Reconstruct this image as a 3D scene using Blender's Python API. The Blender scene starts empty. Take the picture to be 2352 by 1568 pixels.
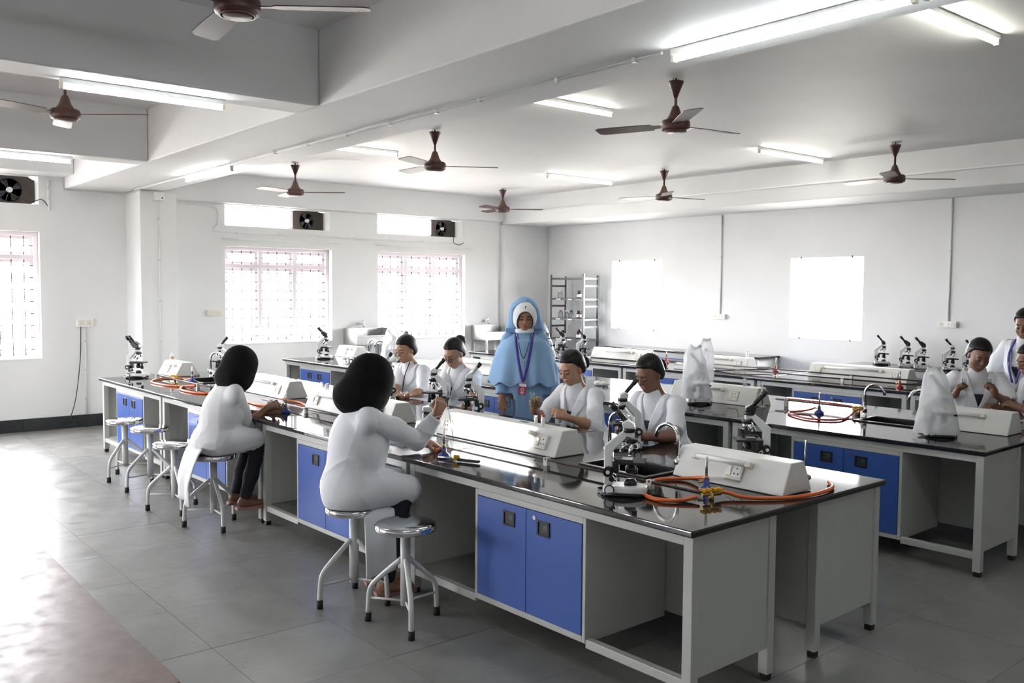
import bpy, math, random
import numpy as np
from mathutils import Vector, Matrix

random.seed(7)
SC = bpy.context.scene
COL = SC.collection
PI = math.pi

# ---------------------------------------------------------------- camera
S = 1.05
FPX = 2069.313
YAW, PITCH, ROLL = [math.radians(a) for a in (39.437, 3.303, 0.422)]
CAM = np.array([11.13 * S, 0.0, 1.64 * S])
_F = np.array([-math.cos(YAW) * math.cos(PITCH), math.sin(YAW) * math.cos(PITCH), -math.sin(PITCH)])
_R0 = np.array([math.sin(YAW), math.cos(YAW), 0.0])
_U0 = np.cross(_R0, _F)
_R = _R0 * math.cos(ROLL) + _U0 * math.sin(ROLL)
_U = _U0 * math.cos(ROLL) - _R0 * math.sin(ROLL)
cam_data = bpy.data.cameras.new('camera')
cam_data.sensor_width = 36.0
cam_data.lens = FPX / 2352 * 36.0
cam_data.clip_start = 0.05
cam = bpy.data.objects.new('camera', cam_data)
COL.objects.link(cam)
cam.matrix_world = Matrix(((_R[0], _U[0], -_F[0], CAM[0]), (_R[1], _U[1], -_F[1], CAM[1]),
                           (_R[2], _U[2], -_F[2], CAM[2]), (0, 0, 0, 1)))
SC.camera = cam

# ---------------------------------------------------------------- world, exposure, render quality
world = bpy.data.worlds.new('overcast_sky')
SC.world = world
world.use_nodes = True
_nt = world.node_tree
_bg = _nt.nodes['Background']
_bg.inputs['Color'].default_value = (1.0, 0.995, 0.985, 1)
_bg.inputs['Strength'].default_value = 12.0
SC.view_settings.view_transform = 'Standard'
SC.view_settings.look = 'None'
SC.view_settings.gamma = 1.0
SC.view_settings.use_curve_mapping = False
SC.view_settings.exposure = 2.2
cy = SC.cycles
cy.use_denoising = True
cy.max_bounces = 8
cy.diffuse_bounces = 5
cy.glossy_bounces = 4
cy.transmission_bounces = 8
cy.transparent_max_bounces = 16
cy.sample_clamp_indirect = 6.0
cy.caustics_reflective = False
cy.caustics_refractive = False
cy.blur_glossy = 0.5
TUBE_STRENGTH = 11.0

# ---------------------------------------------------------------- pixel -> place helpers (2352 x 1568 frame)
def ray(u, v): return _F + _R * (u - 1176) / FPX - _U * (v - 784) / FPX
def zp(u, v, z):
    d = ray(u, v); return CAM + d * (z - CAM[2]) / d[2]
def xp(u, v, x):
    d = ray(u, v); return CAM + d * (x - CAM[0]) / d[0]
def yp(u, v, y):
    d = ray(u, v); return CAM + d * (y - CAM[1]) / d[1]
def project(p):
    w = np.array(p, float) - CAM; z = w @ _F
    return 1176 + FPX * (w @ _R) / z, 784 - FPX * (w @ _U) / z, z
def z_for(x, y, v):
    lo, hi = -1.0, 5.0
    for _ in range(40):
        m = (lo + hi) / 2
        if project((x, y, m))[1] > v: lo = m
        else: hi = m
    return m

class Frame:
    """a bench's own ground axes: local x runs along the bench, local y away from its front edge"""
    def __init__(s, ox, oy, deg):
        s.o = (ox, oy); s.a = math.radians(deg); s.c, s.s = math.cos(s.a), math.sin(s.a)
    def W(s, x, y, z=0.0): return Vector((s.o[0] + x * s.c - y * s.s, s.o[1] + x * s.s + y * s.c, z))
    def L(s, p):
        x, y = p[0] - s.o[0], p[1] - s.o[1]
        return np.array([x * s.c + y * s.s, -x * s.s + y * s.c, p[2]])
    def at(s, u, v, z): return s.L(zp(u, v, z))
    def aty(s, u, v, ly):
        d = ray(u, v); n = np.array([-s.s, s.c])
        t = (ly - (CAM[:2] - np.array(s.o)) @ n) / (d[:2] @ n); return s.L(CAM + d * t)
    def atx(s, u, v, lx):
        d = ray(u, v); n = np.array([s.c, s.s])
        t = (lx - (CAM[:2] - np.array(s.o)) @ n) / (d[:2] @ n); return s.L(CAM + d * t)

BH = 0.736 * S                       # height of the worktops
B1 = Frame(8.988 * S, 2.645 * S, 1.23)
B2 = Frame(9.371, 5.566, 1.77)
B3 = Frame(9.40, 8.40, 1.2)
WX = -0.15                           # face of the window wall
FY = 10.45                           # face of the far wall

# ---------------------------------------------------------------- materials
MATS = {}
def mat(name, col, rough=0.5, metal=0.0, var=0.06, scale=6.0, bump=0.0, bscale=60.0, spec=0.5, trans=0.0,
        emit=None, estr=0.0, rvar=0.0, coat=0.0, sheen=0.0, objvar=0.0, alpha=1.0, sub=0.0):
    if name in MATS: return MATS[name]
    m = bpy.data.materials.new(name); m.use_nodes = True
    nt = m.node_tree; b = nt.nodes['Principled BSDF']
    tc = nt.nodes.new('ShaderNodeTexCoord')
    nz = nt.nodes.new('ShaderNodeTexNoise'); nz.inputs['Scale'].default_value = scale
    nz.inputs['Detail'].default_value = 4.0
    nt.links.new(tc.outputs['Object'], nz.inputs['Vector'])
    rp = nt.nodes.new('ShaderNodeValToRGB')
    c = np.array(col[:3], float)
    rp.color_ramp.elements[0].position = 0.3; rp.color_ramp.elements[1].position = 0.7
    rp.color_ramp.elements[0].color = (*np.clip(c * (1 - var), 0, 1), 1)
    rp.color_ramp.elements[1].color = (*np.clip(c * (1 + var), 0, 1), 1)
    nt.links.new(nz.outputs['Fac'], rp.inputs['Fac'])
    out = rp.outputs['Color']
    if objvar:
        oi = nt.nodes.new('ShaderNodeObjectInfo'); hs = nt.nodes.new('ShaderNodeHueSaturation')
        mr = nt.nodes.new('ShaderNodeMapRange')
        mr.inputs['To Min'].default_value = 1 - objvar; mr.inputs['To Max'].default_value = 1 + objvar
        nt.links.new(oi.outputs['Random'], mr.inputs['Value'])
        nt.links.new(mr.outputs['Result'], hs.inputs['Value'])
        nt.links.new(out, hs.inputs['Color']); out = hs.outputs['Color']
    nt.links.new(out, b.inputs['Base Color'])
    b.inputs['Roughness'].default_value = rough
    b.inputs['Metallic'].default_value = metal
    b.inputs['Specular IOR Level'].default_value = spec
    if rvar:
        n2 = nt.nodes.new('ShaderNodeTexNoise'); n2.inputs['Scale'].default_value = scale * 1.7
        n2.inputs['Detail'].default_value = 6
        m2 = nt.nodes.new('ShaderNodeMapRange')
        m2.inputs['From Min'].default_value = 0.3; m2.inputs['From Max'].default_value = 0.7
        m2.inputs['To Min'].default_value = max(0.02, rough - rvar); m2.inputs['To Max'].default_value = min(1, rough + rvar)
        nt.links.new(tc.outputs['Object'], n2.inputs['Vector'])
        nt.links.new(n2.outputs['Fac'], m2.inputs['Value']); nt.links.new(m2.outputs['Result'], b.inputs['Roughness'])
    if bump:
        nb = nt.nodes.new('ShaderNodeTexNoise'); nb.inputs['Scale'].default_value = bscale
        nb.inputs['Detail'].default_value = 3
        bp = nt.nodes.new('ShaderNodeBump'); bp.inputs['Strength'].default_value = bump
        bp.inputs['Distance'].default_value = 0.01
        nt.links.new(tc.outputs['Object'], nb.inputs['Vector'])
        nt.links.new(nb.outputs['Fac'], bp.inputs['Height']); nt.links.new(bp.outputs['Normal'], b.inputs['Normal'])
    if trans: b.inputs['Transmission Weight'].default_value = trans
    if coat: b.inputs['Coat Weight'].default_value = coat; b.inputs['Coat Roughness'].default_value = 0.1
    if sheen: b.inputs['Sheen Weight'].default_value = sheen
    if sub:
        b.inputs['Subsurface Weight'].default_value = sub; b.inputs['Subsurface Radius'].default_value = (0.012, 0.005, 0.003)
    if emit is not None:
        b.inputs['Emission Color'].default_value = (*emit, 1); b.inputs['Emission Strength'].default_value = estr
    if alpha < 1: b.inputs['Alpha'].default_value = alpha
    MATS[name] = m
    return m

def glassy(name, tint, refl=0.08, rough=0.02, body=0.0, bodycol=(1, 1, 1)):
    """thin clear or milky sheet: see-through, a little mirror, a little cloudy body"""
    if name in MATS: return MATS[name]
    m = bpy.data.materials.new(name); m.use_nodes = True
    nt = m.node_tree; nt.nodes.remove(nt.nodes['Principled BSDF'])
    out = nt.nodes['Material Output']
    t = nt.nodes.new('ShaderNodeBsdfTransparent'); t.inputs['Color'].default_value = (*tint, 1)
    g = nt.nodes.new('ShaderNodeBsdfGlossy'); g.inputs['Roughness'].default_value = rough
    mx = nt.nodes.new('ShaderNodeMixShader')
    lw = nt.nodes.new('ShaderNodeLayerWeight'); lw.inputs['Blend'].default_value = 0.25
    mm = nt.nodes.new('ShaderNodeMath'); mm.operation = 'MULTIPLY'; mm.inputs[1].default_value = refl * 4
    nt.links.new(lw.outputs['Fresnel'], mm.inputs[0])
    nt.links.new(mm.outputs[0], mx.inputs['Fac'])
    nt.links.new(t.outputs[0], mx.inputs[1]); nt.links.new(g.outputs[0], mx.inputs[2])
    last = mx
    if body:
        d = nt.nodes.new('ShaderNodeBsdfDiffuse'); d.inputs['Color'].default_value = (*bodycol, 1)
        tl = nt.nodes.new('ShaderNodeBsdfTranslucent'); tl.inputs['Color'].default_value = (*bodycol, 1)
        a = nt.nodes.new('ShaderNodeMixShader'); nt.links.new(d.outputs[0], a.inputs[1]); nt.links.new(tl.outputs[0], a.inputs[2])
        tc = nt.nodes.new('ShaderNodeTexCoord'); nz = nt.nodes.new('ShaderNodeTexNoise'); nz.inputs['Scale'].default_value = 9
        mr = nt.nodes.new('ShaderNodeMapRange'); mr.inputs['To Min'].default_value = body * 0.75; mr.inputs['To Max'].default_value = min(1, body * 1.25)
        nt.links.new(tc.outputs['Object'], nz.inputs['Vector']); nt.links.new(nz.outputs['Fac'], mr.inputs['Value'])
        m3 = nt.nodes.new('ShaderNodeMixShader'); nt.links.new(mr.outputs['Result'], m3.inputs['Fac'])
        nt.links.new(mx.outputs[0], m3.inputs[1]); nt.links.new(a.outputs[0], m3.inputs[2]); last = m3
    nt.links.new(last.outputs[0], out.inputs['Surface'])
    MATS[name] = m
    return m

M = dict(
    wall=mat('wall_paint', (0.73, 0.735, 0.735), 0.55, var=0.025, scale=1.6, bump=0.04, bscale=30),
    ceil=mat('ceiling_paint', (0.72, 0.725, 0.73), 0.6, var=0.03, scale=1.2, bump=0.05, bscale=12),
    slab=mat('stone_slab', (0.205, 0.205, 0.195), 0.36, spec=0.7, var=0.16, scale=3.5, bump=0.10, bscale=24, rvar=0.10, objvar=0.06),
    grout=mat('grout', (0.08, 0.08, 0.075), 0.8),
    earth=mat('added_ground', (0.42, 0.40, 0.35), 0.9, var=0.15, scale=1.5),
    skirt=mat('black_stone', (0.018, 0.02, 0.022), 0.35, var=0.3, scale=9, rvar=0.1),
    dais=mat('red_brown_board', (0.135, 0.085, 0.078), 0.40, var=0.22, scale=5.5, bump=0.06, bscale=30, rvar=0.12),
    frame=mat('window_paint', (0.78, 0.72, 0.76), 0.5, var=0.03),
    bar=mat('grille_steel', (0.10, 0.09, 0.10), 0.5, metal=0.3),
    panelbrown=mat('brown_ply', (0.060, 0.047, 0.040), 0.7, var=0.12, scale=12),
    black=mat('black_plastic', (0.012, 0.012, 0.014), 0.35, var=0.1),
    dark=mat('dark_metal', (0.035, 0.035, 0.04), 0.4, metal=0.2, var=0.15),
    rubber=mat('rubber', (0.01, 0.01, 0.01), 0.7),
    tablewhite=mat('grey_white_steel', (0.49, 0.50, 0.48), 0.42, var=0.03, scale=4, rvar=0.05),
    blue=mat('blue_laminate', (0.036, 0.095, 0.36), 0.38, var=0.05, scale=3),
    granite=mat('black_granite', (0.016, 0.015, 0.016), 0.055, var=0.55, scale=260, spec=0.62),
    rackwhite=mat('white_board', (0.72, 0.72, 0.70), 0.45, var=0.03, scale=5),
    cream=mat('cream_plastic', (0.70, 0.67, 0.56), 0.35, var=0.03),
    whitep=mat('white_plastic', (0.80, 0.80, 0.79), 0.35, var=0.02),
    enamel=mat('white_enamel', (0.74, 0.75, 0.76), 0.22, var=0.02),
    chrome=mat('chrome', (0.82, 0.83, 0.85), 0.08, metal=1.0, var=0.02),
    steel=mat('brushed_steel', (0.50, 0.50, 0.49), 0.30, metal=1.0, var=0.08, scale=30),
    stoolgrey=mat('stool_paint', (0.60, 0.61, 0.60), 0.35, var=0.03),
    fan=mat('fan_brown', (0.066, 0.023, 0.018), 0.45, var=0.1, scale=9),
    fanlight=mat('fan_tan', (0.12, 0.058, 0.045), 0.4, var=0.1),
    tube=mat('lit_tube', (0.9, 0.9, 0.9), 0.4, emit=(0.95, 1.0, 1.0), estr=TUBE_STRENGTH),
    tubewarm=mat('lit_tube_warm', (0.9, 0.9, 0.9), 0.4, emit=(1.0, 0.98, 0.86), estr=TUBE_STRENGTH * 0.8),
    tubeoff=mat('unlit_tube', (0.75, 0.76, 0.75), 0.2, var=0.02),
    sinkblack=mat('black_sink', (0.012, 0.012, 0.013), 0.3, var=0.2),
    pipe=mat('gas_pipe_dark', (0.06, 0.045, 0.045), 0.4, metal=0.3),
    orange=mat('orange_hose', (0.62, 0.125, 0.02), 0.4, var=0.08, scale=20),
    redhose=mat('red_hose', (0.50, 0.06, 0.05), 0.4, var=0.08, scale=20),
    bluepaint=mat('blue_enamel', (0.03, 0.05, 0.26), 0.3, var=0.1),
    redpaint=mat('red_enamel', (0.42, 0.05, 0.04), 0.35, var=0.1),
    yellow=mat('yellow_valve', (0.80, 0.42, 0.01), 0.35, var=0.06),
    brass=mat('brass', (0.55, 0.36, 0.12), 0.3, metal=1.0),
    rackdark=mat('slotted_angle', (0.075, 0.085, 0.09), 0.45, metal=0.4, var=0.12),
    plaster=mat('conduit_white', (0.76, 0.77, 0.76), 0.5, var=0.02),
    conduitgrey=mat('conduit_grey', (0.72, 0.73, 0.73), 0.5, var=0.04),
    pane=glassy('window_glass', (0.98, 0.98, 1.0), 0.06),
    clear=glassy('clear_glass', (0.82, 0.86, 0.86), 0.3, body=0.10, bodycol=(.8, .85, .85)),
    bag=glassy('milky_polythene', (0.93, 0.94, 0.95), 0.12, 0.2, body=0.72, bodycol=(0.86, 0.87, 0.88)),
    bagclear=glassy('clear_polythene', (0.95, 0.96, 0.97), 0.25, 0.12, body=0.12, bodycol=(0.8, 0.82, 0.84)),
    amber=mat('amber_glass', (0.05, 0.02, 0.012), 0.12, coat=0.4),
    redglass=mat('red_liquid_glass', (0.30, 0.03, 0.02), 0.12, coat=0.3),
    pinkglass=mat('pink_liquid_glass', (0.50, 0.05, 0.14), 0.12, coat=0.3),
    paper=mat('paper', (0.80, 0.79, 0.77), 0.7, var=0.03),
    tan=mat('tan_bottle', (0.45, 0.33, 0.22), 0.4),
    ledred=mat('switch_light', (0.8, 0.1, 0.08), 0.3, emit=(1, 0.15, 0.1), estr=2.0),
)

# ---------------------------------------------------------------- mesh building
class MB:
    def __init__(s): s.v = []; s.f = []; s.sm = []; s.T = None
    def _add(s, vs, fs, smooth=False):
        b = len(s.v)
        if s.T is not None: vs = [tuple(s.T @ Vector(p)) for p in vs]
        s.v += [tuple(float(c) for c in p) for p in vs]
        s.f += [tuple(i + b for i in f) for f in fs]
        s.sm += [smooth] * len(fs); return s
    def box(s, x0, x1, y0, y1, z0, z1):
        vs = [(x, y, z) for z in (z0, z1) for y in (y0, y1) for x in (x0, x1)]
        return s._add(vs, [(0, 2, 3, 1), (4, 5, 7, 6), (0, 1, 5, 4), (2, 6, 7, 3), (0, 4, 6, 2), (1, 3, 7, 5)])
    def cyl(s, p0, p1, r0, r1=None, n=14, caps=True, smooth=True):
        r1 = r0 if r1 is None else r1
        p0, p1 = Vector(p0), Vector(p1); d = (p1 - p0).normalized()
        a = d.orthogonal().normalized(); b = d.cross(a)
        vs = []
        for p, r in ((p0, r0), (p1, r1)):
            for i in range(n):
                t = 2 * PI * i / n; vs.append(p + (a * math.cos(t) + b * math.sin(t)) * r)
        s._add(vs, [(i, (i + 1) % n, n + (i + 1) % n, n + i) for i in range(n)], smooth)
        if caps:
            k = len(s.v) - 2 * n
            s.f += [tuple(k + i for i in reversed(range(n))), tuple(k + n + i for i in range(n))]; s.sm += [False, False]
        return s
    def tube(s, path, r, n=8, closed=False, caps=True):
        P = [Vector(p) for p in path]; m = len(P)
        rr = r if hasattr(r, '__len__') else [r] * m
        tang = []
        for i in range(m):
            a = P[(i - 1) % m] if (closed or i) else P[0]; b = P[(i + 1) % m] if (closed or i < m - 1) else P[-1]
            d = (b - a); tang.append(d.normalized() if d.length > 1e-9 else Vector((0, 0, 1)))
        nrm = tang[0].orthogonal().normalized(); vs = []
        for i in range(m):
            nrm = (nrm - tang[i] * nrm.dot(tang[i])); nrm = nrm.normalized() if nrm.length > 1e-6 else tang[i].orthogonal().normalized()
            bi = tang[i].cross(nrm)
            for k in range(n):
                t = 2 * PI * k / n; vs.append(P[i] + (nrm * math.cos(t) + bi * math.sin(t)) * rr[i])
        fs = []
        for i in range(m if closed else m - 1):
            j = (i + 1) % m
            fs += [(i * n + k, i * n + (k + 1) % n, j * n + (k + 1) % n, j * n + k) for k in range(n)]
        s._add(vs, fs, True)
        if caps and not closed:
            k0 = len(s.v) - m * n
            s.f += [tuple(k0 + i for i in reversed(range(n))), tuple(k0 + (m - 1) * n + i for i in range(n))]; s.sm += [False, False]
        return s
    def lathe(s, prof, c=(0, 0, 0), n=20, smooth=True):
        vs = []
        for r, z in prof:
            for i in range(n):
                t = 2 * PI * i / n; vs.append((c[0] + r * math.cos(t), c[1] + r * math.sin(t), c[2] + z))
        fs = []
        for j in range(len(prof) - 1):
            fs += [(j * n + i, j * n + (i + 1) % n, (j + 1) * n + (i + 1) % n, (j + 1) * n + i) for i in range(n)]
        s._add(vs, fs, smooth)
        k = len(s.v) - len(prof) * n
        if prof[0][0] > 1e-5: s.f.append(tuple(k + i for i in reversed(range(n)))); s.sm.append(False)
        if prof[-1][0] > 1e-5: s.f.append(tuple(k + (len(prof) - 1) * n + i for i in range(n))); s.sm.append(False)
        return s
    def prism(s, poly, axis, a, b):
        """extrude a 2D polygon along an axis; poly is in the other two axes in xyz order"""
        def mk(p, t):
            if axis == 'x': return (t, p[0], p[1])
            if axis == 'y': return (p[0], t, p[1])
            return (p[0], p[1], t)
        n = len(poly); vs = [mk(p, a) for p in poly] + [mk(p, b) for p in poly]
        fs = [(i, (i + 1) % n, n + (i + 1) % n, n + i) for i in range(n)] + [tuple(reversed(range(n))), tuple(range(n, 2 * n))]
        return s._add(vs, fs)
    def ball(s, c, r, n=12, m=8):
        r = r if hasattr(r, '__len__') else (r, r, r)
        prof = [(math.sin(PI * j / m), -math.cos(PI * j / m)) for j in range(m + 1)]
        vs = []
        for q, z in prof:
            for i in range(n):
                t = 2 * PI * i / n; vs.append((c[0] + r[0] * q * math.cos(t), c[1] + r[1] * q * math.sin(t), c[2] + r[2] * z))
        fs = []
        for j in range(m):
            fs += [(j * n + i, j * n + (i + 1) % n, (j + 1) * n + (i + 1) % n, (j + 1) * n + i) for i in range(n)]
        return s._add(vs, fs, True)
    def mesh(s, name, mt):
        me = bpy.data.meshes.new(name); me.from_pydata(s.v, [], s.f)
        me.polygons.foreach_set('use_smooth', s.sm); me.materials.append(mt); me.validate(); me.update()
        import bmesh
        bm = bmesh.new(); bm.from_mesh(me)
        bmesh.ops.recalc_face_normals(bm, faces=bm.faces); bm.to_mesh(me); bm.free()
        return me
    def build(s, name, mt, parent=None, bevel=0.0, seg=2):
        o = bpy.data.objects.new(name, s.mesh(name, mt)); COL.objects.link(o)
        if parent is not None: o.parent = parent
        if bevel:
            md = o.modifiers.new('edge', 'BEVEL'); md.width = bevel; md.segments = seg; md.limit_method = 'ANGLE'
        return o

def link(name, me, parent=None):
    o = bpy.data.objects.new(name, me); COL.objects.link(o)
    if parent is not None: o.parent = parent
    return o
def tag(o, label, cat, group=None, kind=None):
    o['label'] = label; o['category'] = cat
    if group: o['group'] = group
    if kind: o['kind'] = kind
    return o
def struct(o, label=None):
    o['kind'] = 'structure'
    if label: o['label'] = label
    return o
def empty(name, loc=(0, 0, 0), rz=0.0):
    o = bpy.data.objects.new(name, None); COL.objects.link(o)
    o.location = loc; o.rotation_euler = (0, 0, rz); o.empty_display_size = 0.1
    return o
def copy_tree(o, parent=None):
    c = o.copy(); COL.objects.link(c); c.parent = parent
    for ch in o.children: copy_tree(ch, c)
    return c
def bez(pts, n=8):
    """smooth path through points (Catmull-Rom)"""
    P = [Vector(p) for p in pts]; out = []
    for i in range(len(P) - 1):
        a = P[max(i - 1, 0)]; b = P[i]; c = P[i + 1]; d = P[min(i + 2, len(P) - 1)]
        for k in range(n):
            t = k / n
            out.append(0.5 * ((2 * b) + (c - a) * t + (2 * a - 5 * b + 4 * c - d) * t * t + (3 * b - a - 3 * c + d) * t ** 3))
    out.append(P[-1]); return out
# ================================================================ the room
RX1, RY0 = 15.5, -4.0                # far ends of the room behind and beside the camera
ZN, ZF = 3.37, 3.23                  # slab height of the near and of the far bay
ZA = 2.889                           # underside of the big beam

# ---- floor: base bed and stone slabs with open joints
floor = MB().box(WX - .25, RX1, RY0, FY + .2, -.12, -.022).build('floor', M['grout'])
struct(floor, 'grey stone slab floor of the laboratory')
PX, PY = 0.6225, 0.615
slab_me = []
for k in range(3):
    slab_me.append(MB().box(-PX / 2 + .001, PX / 2 - .001, -PY / 2 + .001, PY / 2 - .001, -.022, 0).mesh('floor_slab', M['slab']))
tiles = []
for i in range(-11, 17):
    for j in range(-10, 16):
        cx, cyy = 5.66 + PX * (i + .5), 1.58 + PY * (j + .5)
        if WX + .1 < cx < RX1 - .3 and RY0 + .3 < cyy < FY - .25:
            u, v, z = project((cx, cyy, 0))
            seen = z > 0.3 and -150 < u < 2500 and v < 1800
            tiles.append((0 if seen else 1, (cx - CAM[0]) ** 2 + (cyy - CAM[1]) ** 2, cx, cyy))
tiles.sort()
rest = MB()
for n, (a, b, cx, cyy) in enumerate(tiles):
    if n < 290:
        o = link('floor_slab', slab_me[n % 3], floor)
        o.location = (cx, cyy, random.uniform(-.0012, 0)); o.rotation_euler = (0, 0, PI * (n % 2))
    else:
        rest.box(cx - PX / 2 + .0015, cx + PX / 2 - .0015, cyy - PY / 2 + .0015, cyy + PY / 2 - .0015, -.022, -.0005)
xe0 = min(t[2] for t in tiles) - PX / 2; xe1 = max(t[2] for t in tiles) + PX / 2
ye0 = min(t[3] for t in tiles) - PY / 2; ye1 = max(t[3] for t in tiles) + PY / 2
rest.box(WX, xe0 - .002, RY0, FY, -.022, -.0005); rest.box(xe1 + .002, RX1, RY0, FY, -.022, -.0005)
rest.box(xe0, xe1, RY0, ye0 - .002, -.022, -.0005); rest.box(xe0, xe1, ye1 + .002, FY, -.022, -.0005)
r_ = rest.build('border_slabs', M['slab'], floor); r_['kind'] = 'stuff'

# ---- ground outside, added to weaken sky light rising to the ceiling
struct(MB().box(-60, WX - .26, -60, 70, -.6, -.5).box(RX1 + .21, 60, -60, 70, -.6, -.5).box(WX - .26, RX1 + .21, FY + .21, 70, -.6, -.5).box(WX - .26, RX1 + .21, -60, RY0 - .21, -.6, -.5).build('ground', M['earth']), 'pale ground plane added outside to dim light from below')
# ---- wall with openings
def wall_cells(mb, a0, a1, z0, z1, holes, put):
    A = sorted({a0, a1, *[h[0] for h in holes], *[h[1] for h in holes]}); Z = sorted({z0, z1, *[h[2] for h in holes], *[h[3] for h in holes]})
    for p, q in zip(A, A[1:]):
        for s_, t in zip(Z, Z[1:]):
            m_, n_ = (p + q) / 2, (s_ + t) / 2
            if not any(h[0] < m_ < h[1] and h[2] < n_ < h[3] for h in holes): put(mb, p, q, s_, t)
def xw(u, v): return xp(u, v, WX)
def yz(a, b):
    p, q = xw(*a), xw(*b); return [min(p[1], q[1]), max(p[1], q[1]), min(p[2], q[2]), max(p[2], q[2])]
win1 = yz((516, 567), (763, 786)); win2 = yz((868, 576), (1067.5, 773))
win1[3] = win2[3] = (win1[3] + win2[3]) / 2; win1[2] = win2[2] = (win1[2] + win2[2]) / 2
vent1 = yz((515, 473), (757, 530)); vent2 = yz((867, 496), (1061, 547))
vent1[3] = vent2[3] = 2.83; vent1[2] = vent2[2] = 2.55
yR = xw(92, 600)[1]
win0 = [yR - 1.6, yR, xw(97, 826)[2], xw(88, 532)[2]]; vent0 = [yR - 1.6, yR, xw(85, 469)[2], xw(85, 404)[2]]
win9 = [yR - 4.7, yR - 3.1, win0[2], win0[3]]; vent9 = [yR - 4.7, yR - 3.1, vent0[2], vent0[3]]
LH = [win0, win1, win2, vent0, vent1, vent2, win9, vent9]
mb = MB(); wall_cells(mb, RY0, FY + .2, 0, 3.6, LH, lambda m_, p, q, s_, t: m_.box(WX - .25, WX, p, q, s_, t))
struct(mb.build('wall_left', M['wall']), 'white painted wall with barred windows')
fx = lambda u, v: yp(u, v, FY)
fw1 = [1.50, 2.556, 1.115, 2.185]; fw2 = [4.781, 5.814, 1.115, 2.163]
mb = MB(); wall_cells(mb, WX - .25, RX1, 0, 3.6, [fw1, fw2], lambda m_, p, q, s_, t: m_.box(p, q, FY, FY + .2, s_, t))
struct(mb.build('wall_back', M['wall']), 'plain white far wall with two bright openings')
struct(MB().box(RX1, RX1 + .2, RY0, FY, 0, 3.6).build('wall_right', M['wall']))
ww1 = [.9, 2.6, .95, 2.3]; ww2 = [3.6, 5.3, .95, 2.3]  # unseen windows, added to brighten the left part of the room
mb = MB(); wall_cells(mb, WX - .25, RX1 + .2, 0, 3.6, [ww1, ww2], lambda m_, p, q, s_, t: m_.box(p, q, RY0 - .2, RY0, s_, t))
struct(mb.build('wall_front', M['wall']), 'white wall behind the photographer with two added windows')

# ---- ceiling, beams, columns
struct(MB().box(WX, RX1, 3.2, FY, ZF, 3.6).build('ceiling', M['ceil']), 'white painted ceiling slab over the far bay')
struct(MB().box(WX, RX1, RY0, 3.2, ZN, 3.6).build('ceiling', M['ceil']), 'white painted ceiling slab of the near bay')
YA1, YA2 = 2.764, 3.743
def beam(nm, b, lab): struct(MB().box(*b).build(nm, M['ceil'], bevel=.012), lab)
beam('beam_main', (WX, RX1, YA1, YA2, ZA, 3.5), 'wide white main beam along the room')
beam('beam_cross', (6.04, 6.36, RY0, YA1, ZA, 3.5), 'white cross beam of the near bay')
beam('beam_cross', (2.66, 2.96, RY0, YA1, ZA, 3.5), 'white cross beam nearer the window wall')
beam('beam_cross', (9.44, 9.75, RY0, YA1, ZA, 3.5), 'white cross beam above the photographer')
beam('beam_wall', (WX, .30, RY0, YA1, 3.02, 3.5), 'shallow white beam above the left window')
beam('beam_wall', (WX, WX + .07, YA2, 9.5, 2.845, 3.5), 'white lintel band above the windows')
beam('beam_back', (WX, RX1, 9.5, FY, 2.80, 3.5), 'wide white beam along the far wall')
CY0, CY1, CXF = 3.46, 3.90, 0.42
struct(MB().box(WX, CXF, CY0, CY1, 0, ZA).build('column', M['wall'], bevel=.008), 'white square column between the windows')
struct(MB().box(WX, WX + .10, 9.47, FY, 0, 2.80).build('column', M['wall'], bevel=.008), 'flat white pier in the far corner')

# ---- black stone skirting
bb = MB().box(WX, WX + .012, RY0, CY0, 0, .15).build('baseboard_left', M['skirt']); struct(bb, 'black stone skirting under the left window')
sk = MB().box(0, .024, .002, .598, .004, .15).mesh('skirting_slab', M['skirt'])
for k in range(12):
    o = link('skirting_slab', sk, bb); o.location = (WX + .004, CY0 - .6 * (k + 1), 0)
bb = MB().box(WX, WX + .012, CY1, 9.47, 0, .15).build('baseboard_left', M['skirt']); struct(bb, 'black stone skirting under the two far windows')
for k in range(9):
    o = link('skirting_slab', sk, bb); o.location = (WX + .004, CY1 + .002 + .6 * k, 0)
struct(MB().box(WX + .1, RX1, FY - .02, FY, 0, .15).build('baseboard_back', M['skirt']), 'black stone skirting along the far wall')

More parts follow.
